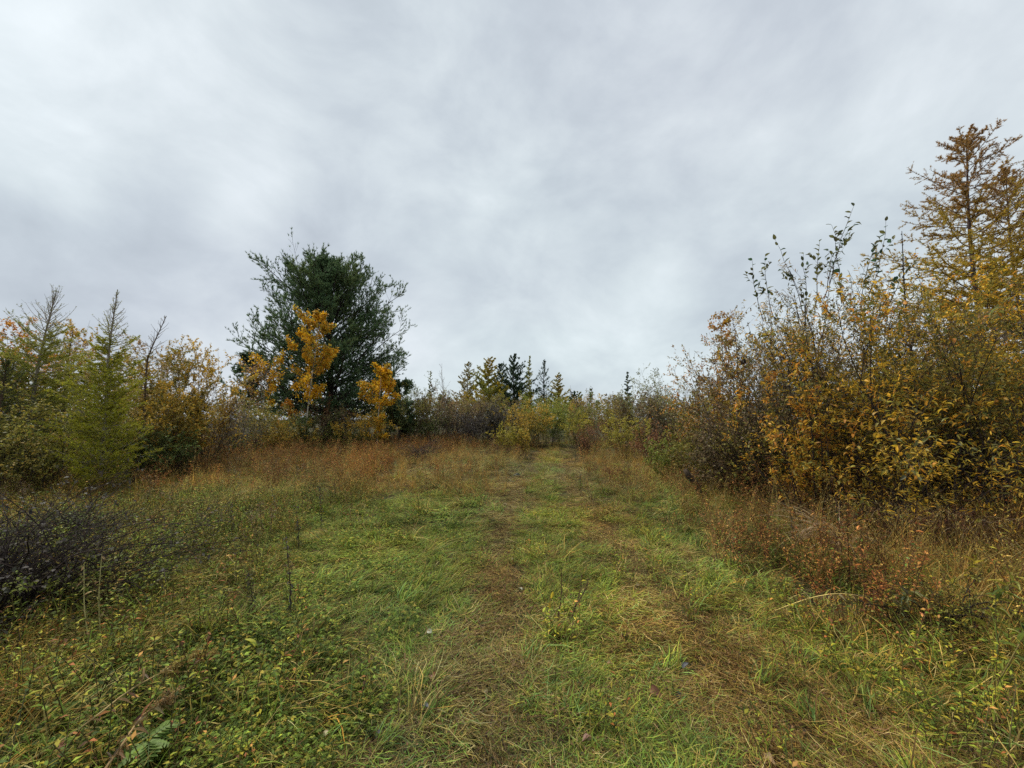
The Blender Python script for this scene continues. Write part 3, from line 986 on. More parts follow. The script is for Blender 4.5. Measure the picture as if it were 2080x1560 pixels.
def conifer(label, px, top, Y, wpx, col, H_=None, name='larch_tree', cat='tree', nb=110, r0=.05, ang=(1.15, 1.5), upc=.10, k2=9, tuftd=26, needle=(.03, .05), nw=.009,
            bare_top=.0, lean=(0, 0), bend=0., lo=.03, prof=1.0, seed=None, barkc='brown', per=3, zcol=None, gap=.2, planar=.7, blen=.35, sub=True, group=None, fwd=.6, baresub=.0, topup=.75):
    """larch, spruce or young pine: leader with whorled branches; needle tufts along every twig"""
    rg = np.random.default_rng(seed if seed is not None else int(px * 3 + top))
    X = gx(px, Y); z0 = float(ground_z(X, Y)); H = gh(top, Y) - z0; Wm = wpx / 781.0 * Y
    root = empty(name, label, cat, (X, Y, z0 - .02), group)
    n = 16; t = np.linspace(0, 1, n)
    bx = np.where(t > .75, (t - .75) ** 1.0 * bend * H, 0)
    P = np.stack([lean[0] * H * t + .008 * H * np.sin(t * 7) + bx, lean[1] * H * t, H * t], -1)[None]
    Rd = (r0 * (1 - .93 * t) + .003)[None]
    T = Acc(); tubes(T, P, Rd, 8, np.array(TW[barkc])); T.obj('trunk', M_BARK, root, smooth=True)
    tb = lo + (1 - lo) * (1 - (1 - np.linspace(0, .985, nb)) ** 1.0)
    tb = np.clip(tb + rg.normal(0, .006, nb), lo, .985)
    if bare_top > 0:
        tb = tb[rg.random(nb) > .45 * sm(1 - bare_top, 1, tb)]; nb = len(tb)
    pos, _ = interp(P, tb[None]); pos = pos[0]
    u = tb
    rad = Wm * .5 * ((1 - u) ** prof * .96 + .04) * np.minimum(1, .55 + u * 2.2)
    Lb = rad * rg.uniform(.45, 1.18, nb)
    hd = np.arange(nb) * 2.39996 + rg.normal(0, .3, nb)
    el = rg.uniform(math.pi / 2 - ang[1], math.pi / 2 - ang[0], nb) + rg.normal(0, .07, nb) + sm(.6, 1, u) * topup
    d = np.stack([np.cos(hd) * np.cos(el), np.sin(hd) * np.cos(el), np.sin(el)], -1)
    Q = [pos]
    for i in range(6):
        Q.append(Q[-1] + d * (Lb / 6)[:, None]); d = nrm(d + rg.normal(0, .07, d.shape) + np.array([0, 0, upc]))
    Q = np.stack(Q, 1)
    QR = (r0 * .26 * (1 - .75 * u) * 1.0 + .003)[:, None] * np.linspace(1, .25, 7)[None]
    B = Acc(); bc = np.array(TW[barkc])
    tubes(B, Q, QR, 3, bc * rg.uniform(.8, 1.2, (nb, 1)))
    allp = [(Q, u)]
    P2, R2, _ = children(Q, QR, k2, .12, .98, (.6, 1.15), Lb * blen, n=4, up=upc * .5, planar=planar, rg=rg, rr=.6)
    u2 = np.repeat(u, k2)
    if bare_top > 0:
        kp = rg.random(len(u2)) > sm(1 - bare_top - .15, 1 - bare_top + .02, u2) * .72
        P2, R2, u2 = P2[kp], R2[kp], u2[kp]
    twigs(B, P2, np.maximum(R2, .0018), bc)
    allp.append((P2, u2))
    B.obj('branches', M_BARK, root, 'stuff')
    F = Acc()
    for Q_, uu in allp:
        ln = np.linalg.norm(Q_[:, -1] - Q_[:, 0], axis=1)
        cnt = max(2, int(ln.mean() * tuftd))
        tt = rg.uniform(.06, 1, (len(Q_), cnt))
        p_, t_ = interp(Q_, tt); p_ = p_.reshape(-1, 3); t_ = t_.reshape(-1, 3)
        U = np.repeat(uu, cnt)
        keep = rg.random(len(p_)) > sm(1 - bare_top - .12, 1 - bare_top + .05, U) * .93 if bare_top > 0 else np.ones(len(p_), bool)
        q = vnoise(p_[:, 0] * 1.3 + p_[:, 1], p_[:, 2] * 1.5 + p_[:, 1] * .5, max(.2, Wm * .1), px % 19)
        keep &= q > gap * rg.uniform(.5, 1.5, len(p_))
        keep &= rg.random(len(p_)) > baresub
        p_ = p_[keep]; t_ = t_[keep]; U = U[keep]
        if len(p_) == 0:
            continue
        pp = np.repeat(p_, per, 0); tt_ = np.repeat(t_, per, 0); UU = np.repeat(U, per)
        nn = len(pp)
        dd = nrm(tt_ * fwd + rand_dir(nn, rg) * .8 + np.array([0, 0, .12]))
        c = pick(col, nn, pp, max(.3, Wm * .15), rg, .28)
        if zcol is not None:
            mk = (UU + rg.normal(0, .06, nn)) > zcol[0]
            c = np.where(mk[:, None], pick(zcol[1], nn, pp, .5, rg, .25), c)
        Lg = rg.uniform(needle[0], needle[1], nn) * np.clip(1.45 - UU, .6, 1)
        leaves(F, pp, dd, rand_dir(nn, rg), Lg, nw * np.clip(1.45 - UU, .6, 1), c, 'tri')
    F.obj('needles', M_NEEDLE, root, 'stuff')
    return root


def big_pine():
    rg = np.random.default_rng(77)
    Y = 22.0; X = gx(664, Y); z0 = float(ground_z(X, Y)); H = gh(522, Y) - z0
    root = empty('pine_tree', 'large dark green pine with a broad ragged crown and a yellow aspen against it', 'tree', (X, Y, z0 - .05))
    n = 18; t = np.linspace(0, 1, n)
    P = np.stack([.10 * np.sin(t * 5) - .1 * t, .1 * np.sin(t * 4), H * .93 * t], -1)[None]
    Rd = (.24 * (1 - .9 * t) + .01)[None]
    T = Acc(); tubes(T, P, Rd, 10, np.array([.055, .045, .04])); T.obj('trunk', M_BARK, root, smooth=True)
    nb = 138
    u = .13 + .855 * np.linspace(0, 1, nb) ** 1.15 + rg.normal(0, .008, nb); u = np.clip(u, .08, .985)
    pos, _ = interp(P, u[None]); pos = pos[0]
    prof = np.interp(u, [.08, .2, .35, .5, .62, .75, .86, .95, 1], [4.2, 4.9, 4.9, 4.2, 3.4, 2.6, 1.8, 1.0, .4])
    Lb = prof * rg.uniform(.6, 1.06, nb)
    hd = np.arange(nb) * 2.39996 + rg.normal(0, .35, nb)
    el = np.interp(u, [.08, .3, .5, .75, 1], [.06, .26, .56, .92, 1.25]) + rg.normal(0, .13, nb)
    Lb = Lb / np.clip(np.cos(el), .62, 1)
    ztip = pos[:, 2] + Lb * np.sin(el)
    Lb = np.minimum(Lb, np.maximum(.4, (H * .90 - pos[:, 2] + .9 * u) / np.sin(el + .12)))
    d = np.stack([np.cos(hd) * np.cos(el), np.sin(hd) * np.cos(el), np.sin(el)], -1)
    Q = [pos]
    for i in range(8):
        Q.append(Q[-1] + d * (Lb / 8)[:, None]); d = nrm(d + rg.normal(0, .07, d.shape) + np.array([0, 0, .025]))
    Q = np.stack(Q, 1)
    QR = (.065 * (1 - .7 * u) + .012)[:, None] * np.linspace(1, .22, 9)[None]
    B = Acc(); bc = np.array([.05, .042, .038])
    tubes(B, Q, QR, 5, bc)
    P2, R2, L2 = children(Q, QR, 10, .18, .98, (.4, .95), Lb * .36, n=5, up=.12, planar=.35, rg=rg, even=True, lenpow=.35)
    tubes(B, P2, np.maximum(R2, .006), 3, bc)
    P3, R3, L3 = children(P2, R2, 8, .12, .98, (.4, .9), L2 * .5, n=4, up=.16, rg=rg, even=True, lenpow=.2)
    twigs(B, P3, np.maximum(R3, .005), bc)
    B.obj('branches', M_BARK, root, 'stuff')
    F = Acc()
    PINE = [(.10, .17, .08), (.13, .21, .10), (.06, .10, .05), (.16, .24, .10), (.19, .24, .09)]
    for Q_, cnt, t0 in ((P3, 5, .15), (P2, 5, .4), (Q, 5, .8)):
        tt = rg.uniform(t0, 1, (len(Q_), cnt)); tt[:, 0] = 1
        p_, t_ = interp(Q_, tt); p_ = p_.reshape(-1, 3); t_ = t_.reshape(-1, 3)
        q = vnoise(p_[:, 0] + p_[:, 1] * .8, p_[:, 2] * 1.3 + p_[:, 1] * .5, .9, 4)
        keep = q > rg.uniform(.0, .36, len(p_)); p_ = p_[keep]; t_ = t_[keep]
        per = 5
        pp = np.repeat(p_, per, 0); t2 = np.repeat(t_, per, 0); nn = len(pp)
        dd = nrm(t2 * .75 + rand_dir(nn, rg) * .62 + np.array([0, 0, .35]))
        leaves(F, pp, dd, rand_dir(nn, rg), rg.uniform(.11, .19, nn), rg.uniform(.022, .036, nn), pick(PINE, nn, pp, 1.0, rg, .3), 'tri')
    F.obj('needles', M_NEEDLE, root, 'stuff')


def bare_tree(label, px, top, Y, wpx, tw='grey', name='bare_tree', nb=22, seed=None, r0=.03, leafy=0, lo=.35, el=(.7, 1.2)):
    rg = np.random.default_rng(seed or int(px))
    X = gx(px, Y); z0 = float(ground_z(X, Y)); H = gh(top, Y) - z0; Wm = wpx / 781.0 * Y
    root = empty(name, label, 'tree', (X, Y, z0 - .02))
    t = np.linspace(0, 1, 10)
    P = np.stack([.02 * H * np.sin(t * 5), .02 * H * np.sin(t * 4), H * t], -1)[None]; Rd = (r0 * (1 - .85 * t))[None]
    T = Acc(); tubes(T, P, Rd, 6, np.array(TW[tw])); T.obj('trunk', M_BARK, root, smooth=True)
    tb = rg.uniform(lo, .95, nb); pos, _ = interp(P, tb[None]); pos = pos[0]
    a = rg.random(nb) * 6.283; e = rg.uniform(el[0], el[1], nb); d = np.stack([np.cos(a) * np.cos(e), np.sin(a) * np.cos(e), np.sin(e)], -1)
    Lb = Wm * .5 * rg.uniform(.5, 1.2, nb) * (1.2 - tb) * 1.6
    Q = [pos]
    for i in range(4):
        Q.append(Q[-1] + d * (Lb / 4)[:, None]); d = nrm(d + rg.normal(0, .12, d.shape) + [0, 0, .1])
    Q = np.stack(Q, 1); QR = r0 * .3 * np.linspace(1, .4, 5)[None] * np.ones((nb, 1))
    B = Acc(); tubes(B, Q, QR, 3, np.array(TW[tw]))
    P2, R2, _ = children(Q, QR, 5, .2, 1, (.4, .9), Lb * .4, n=3, rg=rg); tubes(B, P2, np.maximum(R2, r0 * .1), 3, np.array(TW[tw]))
    B.obj('branches', M_BARK, root, 'stuff')
    return root


# ---- far-off wood that closes the view
def far_wood():
    rg = np.random.default_rng(8)
    F = Acc(); B = Acc()
    n = 330
    ang = rg.uniform(-1.25, 1.25, n); rd = rg.uniform(70, 150, n)
    X = np.sin(ang) * rd; Yv = np.cos(ang) * rd
    Hh = rg.uniform(4.6, 6.8, n) + (rd - 70) * .02
    z = ground_z(X, Yv)
    for i in range(n):
        m = 100; u = rg.random(m) ** .7
        con = i % 3 == 0
        rad = (1.0 * (1 - u) + .1) if con else 1.9 * np.sin((u * .8 + .12) * math.pi) ** .6
        a = rg.random(m) * 6.283; r = rad * np.sqrt(rg.random(m))
        p = np.stack([X[i] + np.cos(a) * r, Yv[i] + np.sin(a) * r, z[i] + Hh[i] * (u * .97 + .03)], -1)
        pal = ['darkgreen', 'olive', 'greybrown', 'olivegreen', 'gold', 'greybrown'][rg.integers(0, 6)] if not con else 'darkgreen'
        leaves(F, p, rand_dir(m, rg), rand_dir(m, rg), rg.uniform(.4, .9, m), rg.uniform(.2, .45, m), pick(pal, m, None, 1, rg))
    o = F.obj('distant_wood', M_LEAF)
    tag(o, 'low far-off wood closing the horizon behind the shrubs', 'wood', 'stuff')


far_wood()
big_pine()

LARG = [(.34, .36, .06), (.27, .30, .055), (.42, .38, .065), (.18, .21, .045)]
LARB = [(.40, .39, .035), (.31, .33, .035), (.47, .43, .04), (.17, .19, .03)]
LARY = [(.34, .28, .07), (.27, .24, .06), (.40, .31, .08), (.20, .18, .05)]
LARO = [(.50, .33, .04), (.40, .30, .045), (.58, .39, .045), (.30, .24, .045)]
LART = [(.42, .25, .08), (.36, .22, .08), (.48, .28, .09)]
SPRU = [(.06, .10, .055), (.085, .13, .07), (.04, .065, .04)]
TWP = [(.30, .25, .18), (.24, .2, .12)]

# larches at the left edge
conifer('tall larch at far left with a twiggy bare top and leaning trunk', 45, 590, 9.0, 300, LARG, bare_top=.21, topup=1.0, nb=200, k2=14, tuftd=60, lean=(.10, 0), prof=.6, gap=.1, per=4, needle=(.03, .055), nw=.011, r0=.05, barkc='grey')
conifer('bright lime green larch with a bare pointed tip standing in front at left', 212, 586, 7.7, 225, LARB, bare_top=.22, nb=210, k2=14, tuftd=60, topup=1.0, prof=.75, gap=.2, per=4, needle=(.03, .055), nw=.012, r0=.04, barkc='grey')
conifer('sparse olive larch with a crooked bent tip', 292, 640, 9.2, 210, LARY, bare_top=.22, nb=100, k2=9, tuftd=36, prof=.7, gap=.2, bend=.32, per=3, r0=.04)
conifer('thin olive larch between the leaning larch and the lime green one', 128, 668, 10.0, 170, LARG, bare_top=.12, nb=110, k2=9, tuftd=44, prof=.65, gap=.12, per=4, r0=.04, barkc='brown')
conifer('dark dull green larch low at the left edge', 0, 730, 8.0, 200, [(.10, .13, .05), (.07, .09, .04), (.13, .15, .05)], nb=120, k2=10, tuftd=40, prof=.6, gap=.1, per=4, seed=4)

# centre skyline conifers
conifer('yellow larch leftmost in the skyline clump beyond the hedge', 950, 735, 52, 124, LARY, nb=80, k2=7, tuftd=27, needle=(.12, .22), nw=0.075, r0=.12, prof=.8, per=3, gap=.25, topup=.15)
conifer('broad yellow green larch second in the skyline clump', 993, 727, 48, 157, LARO + LARG, nb=90, k2=8, tuftd=28, needle=(.14, .26), nw=0.090, r0=.13, prof=.7, per=3, gap=.15, topup=.15)
conifer('dark narrow pine behind the yellow green larch on the skyline', 1016, 740, 54, 100, SPRU, name='pine_tree', nb=60, k2=7, tuftd=23, needle=(.15, .3), nw=0.090, r0=.12, prof=.6, gap=.2, ang=(.6, 1.1), barkc='dark', topup=.15)
conifer('tallest dark blue green pine in the middle of the skyline clump', 1044, 721, 48, 150, SPRU, name='pine_tree', nb=64, k2=9, tuftd=27, needle=(.16, .3), nw=0.105, r0=.14, prof=.65, gap=.2, ang=(.75, 1.2), upc=.08, barkc='dark', topup=.15)
conifer('slender pointed yellow green larch between two dark pines', 1076, 722, 47, 44, LARB, nb=90, k2=7, tuftd=14, needle=(.14, .24), nw=.06, r0=.12, prof=.7, per=4, gap=.02)
conifer('dark pine with tiered upswept limbs right of the slender larch', 1106, 734, 46, 74, SPRU, name='pine_tree', nb=60, k2=9, tuftd=10, needle=(.16, .3), nw=.07, r0=.13, prof=.5, gap=.22, ang=(.9, 1.25), upc=.10, barkc='dark')
conifer('small conical larch at the right end of the skyline clump', 1135, 757, 44, 96, LARO + LARG, nb=80, k2=7, tuftd=32, needle=(.12, .22), nw=0.075, r0=.1, prof=.85, gap=.1, topup=.15)
conifer('thin small spruce showing over the hedge left of the yellow larch', 873, 752, 40, 42, SPRU + LARG, name='spruce_tree', nb=50, k2=5, tuftd=32, needle=(.1, .18), nw=0.075, r0=.07, prof=.8, topup=.15)
conifer('small dark spruce with stepped tiers over the right hedge', 1277, 754, 26, 59, SPRU, name='spruce_tree', nb=70, k2=7, tuftd=54, needle=(.07, .13), nw=0.053, r0=.06, prof=.9, ang=(1.35, 1.6), upc=.03, gap=.02, topup=.15)
conifer('distant dark round pine at the gap in the skyline', 1166, 795, 80, 42, SPRU, name='pine_tree', nb=40, k2=5, tuftd=18, needle=(.3, .5), nw=0.240, r0=.12, prof=.4, topup=.15)
conifer('distant dark pine at the gap with an olive neighbour', 1177, 797, 82, 42, SPRU + LARG, name='pine_tree', nb=40, k2=5, tuftd=18, needle=(.3, .5), nw=0.240, r0=.12, prof=.4, seed=31, topup=.15)
bare_tree('leafless grey birch standing over the hedge before the skyline clump', 899, 738, 36, 50, nb=18, r0=.05)
bare_tree('faint bare tree at the right of the skyline clump', 1161, 782, 60, 24, nb=14, r0=.06)
bare_tree('leafless sapling with a few curved twigs over the right hedge', 1396, 738, 14, 36, nb=6, r0=.016, seed=5)

# right side larches
conifer('big golden larch with reddish bare upper twigs at the right edge', 2002, 272, 11, 540, LARO, nb=165, k2=17, tuftd=44, needle=(.06, .11), nw=.022, r0=.10, prof=.60, per=3, gap=.12, topup=.4, ang=(1.15, 1.55), upc=.05, zcol=(.72, LART), blen=.3, baresub=.1, lean=(.03, 0), barkc='purple', planar=.5, seed=12)
conifer('second golden larch crown behind the big one at the right edge', 2100, 345, 12, 440, LARO, nb=125, k2=14, tuftd=36, needle=(.07, .12), nw=.025, r0=.08, prof=.65, gap=.22, zcol=(.75, LART), barkc='purple', seed=13)
conifer('dark spruce tip just showing between alder sprigs and the golden larch', 1865, 468, 10.5, 30, [(.04, .035, .03), (.03, .03, .025)], name='spruce_tree', nb=70, k2=4, tuftd=22, needle=(.04, .07), nw=.02, r0=.05, prof=.7, barkc='dark')

# ---- small yellow trees about the pine
sapling('bright yellow aspen in front of the big pine', 622, 630, 16.8, 135, 'yellow', lo=.34, leafn=9500, leafL=(.06, .12), nb=34, bark='pale', r0=.04, clump=.42, lean=(.03, 0), profile='oval', seed=5)
sapling('yellow aspen low at the right foot of the big pine', 768, 742, 17.0, 100, 'yellow', lo=.15, leafn=7000, leafL=(.06, .11), nb=28, bark='pale', r0=.03, clump=.42)
sapling('thin yellow aspen at the left flank of the big pine', 535, 722, 17.0, 120, 'yellow', lo=.45, leafn=2200, leafL=(.06, .10), nb=22, bark='pale', r0=.03, clump=.56)
sapling('small orange sapling low under the left of the big pine', 582, 812, 17.5, 60, 'orange', lo=.25, leafn=900, leafL=(.05, .10), nb=16, r0=.02, clump=.45)
sapling('sparse pink tan tree left of the big pine', 505, 748, 17.0, 130, 'pinktan', lo=.3, leafn=1300, leafL=(.05, .09), nb=34, k2=8, r0=.03, clump=.4, name='birch_tree')
sapling('dark green young pine leaning out left of the big pine', 498, 700, 20.0, 60, [(.05, .09, .045), (.07, .11, .06)], lo=.35, leafn=3600, leafL=(.10, .17), nb=26, r0=.03, clump=.36, name='pine_tree', tpl='tri')
sapling('dark green young pine right of the yellow aspen', 812, 768, 21.0, 90, [(.08, .13, .06), (.11, .16, .07)], lo=.1, leafn=6000, leafL=(.10, .17), nb=44, r0=.04, clump=.36, name='pine_tree', tpl='tri')
sapling('slender orange birch beside the right hand alder thicket', 1468, 618, 9.5, 95, ['x'] and PAL['orange'] + PAL['tan'], lo=.3, leafn=2400, leafL=(.045, .08), nb=30, r0=.022, clump=.4, name='birch_tree')

# ---- hedge and shrubs, left to right
S = shrub
S('orange leaved shrub behind the larches at the left edge', 5, 632, 11, 220, 'orange', leafn=7500, leafL=(.05, .09), lo=.3, stems=20)
S('tan and orange shrub crown behind the leaning larch', 125, 640, 12, 250, 'gold', leafn=8000, leafL=(.05, .09), lo=.3, pal2='olive')
S('thin tan leaved shrub behind the lime green larch', 255, 662, 11.5, 190, 'tan', leafn=5000, leafL=(.05, .08), lo=.25)
S('dense olive gold shrub just right of the crooked larch', 340, 695, 10.5, 170, 'olive', leafn=6500, leafL=(.045, .08), pal2='gold', stems=20)
S('tan tipped golden shrub with airy rounded top', 392, 682, 10.8, 180, 'gold', leafn=8000, leafL=(.045, .075), stems=22, k2=8)
S('low golden brown shrub in front of the airy golden one', 345, 770, 9.4, 150, 'gold', leafn=5000, leafL=(.04, .07), twig='dark', pal2='darkgreen')
S('dark green low shrub at the foot of the lime larch', 300, 860, 8.6, 130, 'darkgreen', leafn=2600, leafL=(.04, .07), twig='dark', lo=.05)
S('dull olive shrub under the leaning larch at lower left', 50, 800, 7.4, 210, 'olive', leafn=4200, leafL=(.035, .07), twig='dark', lo=.05, stems=22)
S('olive shrub between the leaning larch and the lime larch', 130, 830, 8.2, 150, 'olivegreen', leafn=3400, leafL=(.035, .06), twig='dark', lo=.05)
S('dark twiggy shrub right of the golden shrubs', 435, 790, 11.5, 110, 'greybrown', twig='dark', leafn=1700, leafL=(.04, .07), stems=24, k2=9)
S('dark leafless looking shrub with green undergrowth', 480, 815, 13, 100, 'dark', twig='purple', leafn=1200, leafL=(.04, .07), pal2='darkgreen', stems=26, k2=9)
S('brown grey twiggy shrub with a pinkish top', 455, 768, 15, 110, 'pinktan', twig='brown', leafn=1500, leafL=(.05, .08), stems=24, k2=9, pal2='greybrown')
S('olive brown shrub under the pink tan tree', 530, 818, 15, 130, 'olive', twig='dark', leafn=2800, leafL=(.05, .085), pal2='gold', stems=18)
S('rust speckled shrub at the left foot of the pine', 590, 845, 16, 110, 'gold', twig='dark', leafn=2400, leafL=(.05, .09), pal2='olive', stems=18)
S('dark green shrub before the pine trunk', 640, 832, 17, 110, 'darkgreen', twig='dark', leafn=2600, leafL=(.06, .1), pal2='olive')
S('brownish shrub at the foot of the pine trunk', 690, 826, 17.5, 110, 'greybrown', twig='dark', leafn=2600, leafL=(.06, .1), pal2='olivegreen')
S('golden brown shrub below the right aspen', 742, 836, 17, 110, 'gold', twig='dark', leafn=2600, leafL=(.06, .1), pal2='olive')
S('reddish brown bush before the pine branches', 668, 800, 19, 80, 'rust', twig='brown', leafn=1500, leafL=(.06, .1))
HL = [('olive brown shrub right of the aspen with green foot', 815, 782, 20.5, 'olive', 'darkgreen', 'brown'),
      ('yellow green topped shrub left of the little spruce', 848, 766, 23, 'olivegreen', 'greybrown', 'brown'),
      ('grey brown shrub under the leafless birch', 885, 786, 21.5, 'greybrown', 'darkgreen', 'purple'),
      ('tan tipped shrub left of the skyline larch', 915, 792, 23.5, 'tan', 'greybrown', 'brown'),
      ('dense purplish brown shrub below the yellow skyline larch', 945, 796, 21, 'greybrown', 'dark', 'purple'),
      ('olive topped shrub below the broad skyline larch', 985, 794, 22.5, 'olive', 'dark', 'purple'),
      ('dark shrub with dense grey twigs left of the yellow bush', 985, 822, 19.5, 'dark', 'dark', 'purple'),
      ('brown shrub under the tallest skyline pine', 1025, 800, 23, 'greybrown', 'olive', 'brown'),
      ('olive gold shrub behind the low yellow bush', 1060, 812, 20.5, 'gold', 'olive', 'brown'),
      ('bright green gold shrub under the slender skyline larch', 1072, 803, 23.5, 'olivegreen', 'olive', 'brown'),
      ('rounded green shrub left of the track end', 1112, 812, 22, 'olivegreen', 'darkgreen', 'dark'),
      ('fresh green shrub behind the track end', 1142, 806, 26, 'olivegreen', 'olivegreen', 'brown'),
      ('orange brown shrub where the track disappears', 1178, 806, 30, 'gold', 'olive', 'brown'),
      ('grey twiggy shrub right of the skyline gap', 1215, 796, 26, 'greybrown', 'olive', 'grey'),
      ('brown olive shrub left of the small dark spruce', 1240, 800, 22, 'olive', 'rust', 'brown'),
      ('dense brown shrub right of the small dark spruce', 1300, 790, 20, 'greybrown', 'olive', 'brown'),
      ('dull brown shrub below the pale willow', 1345, 792, 17, 'greybrown', 'greybrown', 'dark'),
      ('olive brown shrub below the leafless sapling', 1392, 790, 14.5, 'olive', 'greybrown', 'brown'),
      ('olive shrub leading up to the right thicket', 1432, 768, 12, 'olive', 'greybrown', 'brown')]
for i, (lab, px, tp, Y, p1, p2, tw) in enumerate(HL):
    big = Y < 16
    S(lab, px, tp, Y, 112 if not big else 120, p1, twig=tw, leafn=3900 if not big else 4600, leafL=(.06, .105) if not big else (.045, .08), pal2=p2, stems=20, k2=8, lo=.04, seed=200 + i)
S('pale grey green willow with a pointed airy top', 1335, 740, 19, 130, 'paleolive', twig='grey', leafn=3400, leafL=(.06, .10), stems=22, k2=8, spread=.8, seed=301)
S('low bright yellow bush beside the track', 1032, 858, 17.5, 62, 'lime', leafn=1500, leafL=(.05, .09), stems=16, lo=.1, name='bush', cat='bush')
S('small yellow bush touching the right side of the bright yellow one', 1066, 866, 17.2, 40, ['x'] and PAL['lime'] + PAL['gold'], leafn=900, leafL=(.05, .08), stems=12, lo=.1, name='bush', cat='bush', seed=77)
S('yellow green bush at the right of the track end', 1176, 832, 19, 60, 'lime', leafn=1600, leafL=(.05, .09), stems=14, lo=.25, pal2='olive', name='bush', cat='bush')
S('brown dead bush under the yellow green one', 1190, 858, 17, 60, 'rust', twig='dark', leafn=900, leafL=(.04, .07), stems=24, k2=8, name='bush', cat='bush')
S('yellow leaved bush in the right hedge', 1268, 838, 15, 100, 'lime', leafn=2200, leafL=(.045, .08), pal2='olive', name='bush', cat='bush')
S('brown red bush behind the dry grass on the right', 1318, 862, 12, 110, 'rust', leafn=1800, leafL=(.04, .07), pal2='greybrown', name='bush', cat='bush', twig='dark')
S('green low bush sprinkled with pale yellow leaves', 1362, 884, 9.5, 130, 'olivegreen', leafn=2600, leafL=(.035, .06), lo=.05, name='bush', cat='bush', stems=22)
S('olive brown arching bush left of the right thicket', 1425, 862, 8.6, 150, 'olive', twig='dark', leafn=3000, leafL=(.035, .06), lo=.05, name='bush', cat='bush', stems=24, lean=(-.15, 0))
S('dark slanting bush at the foot of the right thicket', 1500, 850, 7.6, 170, 'greybrown', twig='dark', leafn=2300, leafL=(.04, .06), lo=.1, name='bush', cat='bush', stems=26, lean=(-.22, 0))

# ---- the right thicket, near the camera
S('olive alder with large dark leaves on bare sprigs against the sky', 1660, 520, 6.6, 340, 'alder', twig='purple', leafn=8000, leafL=(.045, .082), tpl='leaf', stems=30, k2=8, k3=4, lo=.3, wl=.23, thick=.014, name='alder', leafobjs=150, seed=401, spread=.8)
S('thin leaved grey olive shrub at the left of the right thicket', 1530, 590, 8.2, 250, ['x'] and PAL['alder'] + PAL['tan'], twig='purple', leafn=5200, leafL=(.04, .075), stems=30, k2=8, lo=.25, name='alder', seed=402, spread=.8)
S('tan and orange leaved shrub at the left corner of the right thicket', 1465, 665, 8.4, 190, ['x'] and PAL['tan'] + PAL['orange'] + PAL['olive'], twig='brown', leafn=2600, leafL=(.04, .07), stems=22, k2=8, lo=.3, name='alder', seed=403, spread=.95)
S('large golden leaved alder bending over the grass at right', 1850, 505, 5.3, 450, 'alderyel', twig='dark', leafn=11000, leafL=(.045, .082), tpl='leaf', stems=20, k2=10, k3=5, lo=.04, wl=.23, thick=.016, name='alder', leafobjs=290, seed=404, spread=.95)
S('orange leaved young alder at the front of the right thicket', 1640, 690, 5.4, 210, ['x'] and PAL['alderyel'] + PAL['orange'], twig='dark', leafn=3200, leafL=(.042, .072), tpl='leaf', stems=14, k2=8, k3=4, lo=.06, wl=.23, thick=.014, name='alder', leafobjs=290, seed=405, spread=.9, lean=(-.08, 0))
S('golden olive alder at the right edge of the photo', 2085, 520, 5.2, 420, ['x'] and PAL['alderyel'] + PAL['alder'], twig='dark', leafn=7500, leafL=(.042, .075), tpl='leaf', stems=16, k2=10, k3=5, lo=.03, wl=.23, thick=.018, name='alder', leafobjs=150, seed=406)
S('dense golden shrub behind the alders below the big larch', 1940, 470, 8.2, 460, 'alderyel', twig='dark', leafn=10000, leafL=(.05, .085), stems=26, k2=8, lo=.1, name='alder', seed=407, spread=.9)
S('dark brown shrub deep inside the right thicket', 1740, 600, 7.6, 420, 'greybrown', twig='dark', leafn=6500, leafL=(.05, .08), stems=34, k2=9, lo=.05, name='alder', seed=408, spread=.9)


S('dense brown olive undershrub behind the orange leaved young alder', 1600, 730, 6.6, 300, 'greybrown', twig='dark', leafn=6500, leafL=(.04, .07), stems=34, k2=10, lo=.0, name='alder', seed=409, spread=.9, pal2='olive')
S('dense dark undershrub beneath the golden alder', 1800, 690, 6.4, 330, 'olive', twig='dark', leafn=7500, leafL=(.045, .075), stems=34, k2=10, lo=.0, name='alder', seed=410, spread=.9, pal2='greybrown')
S('dense golden olive undershrub near the right edge', 1990, 660, 6.4, 330, 'alderyel', twig='dark', leafn=7500, leafL=(.045, .075), stems=34, k2=10, lo=.0, name='alder', seed=411, spread=.9, pal2='alder')
S('low golden branches of alder spreading over the grass edge', 1780, 790, 5.0, 380, 'alderyel', twig='dark', leafn=5200, leafL=(.04, .068), tpl='leaf', stems=18, k2=8, k3=4, lo=.0, wl=.23, name='alder', seed=412, spread=1.0, leafobjs=120)


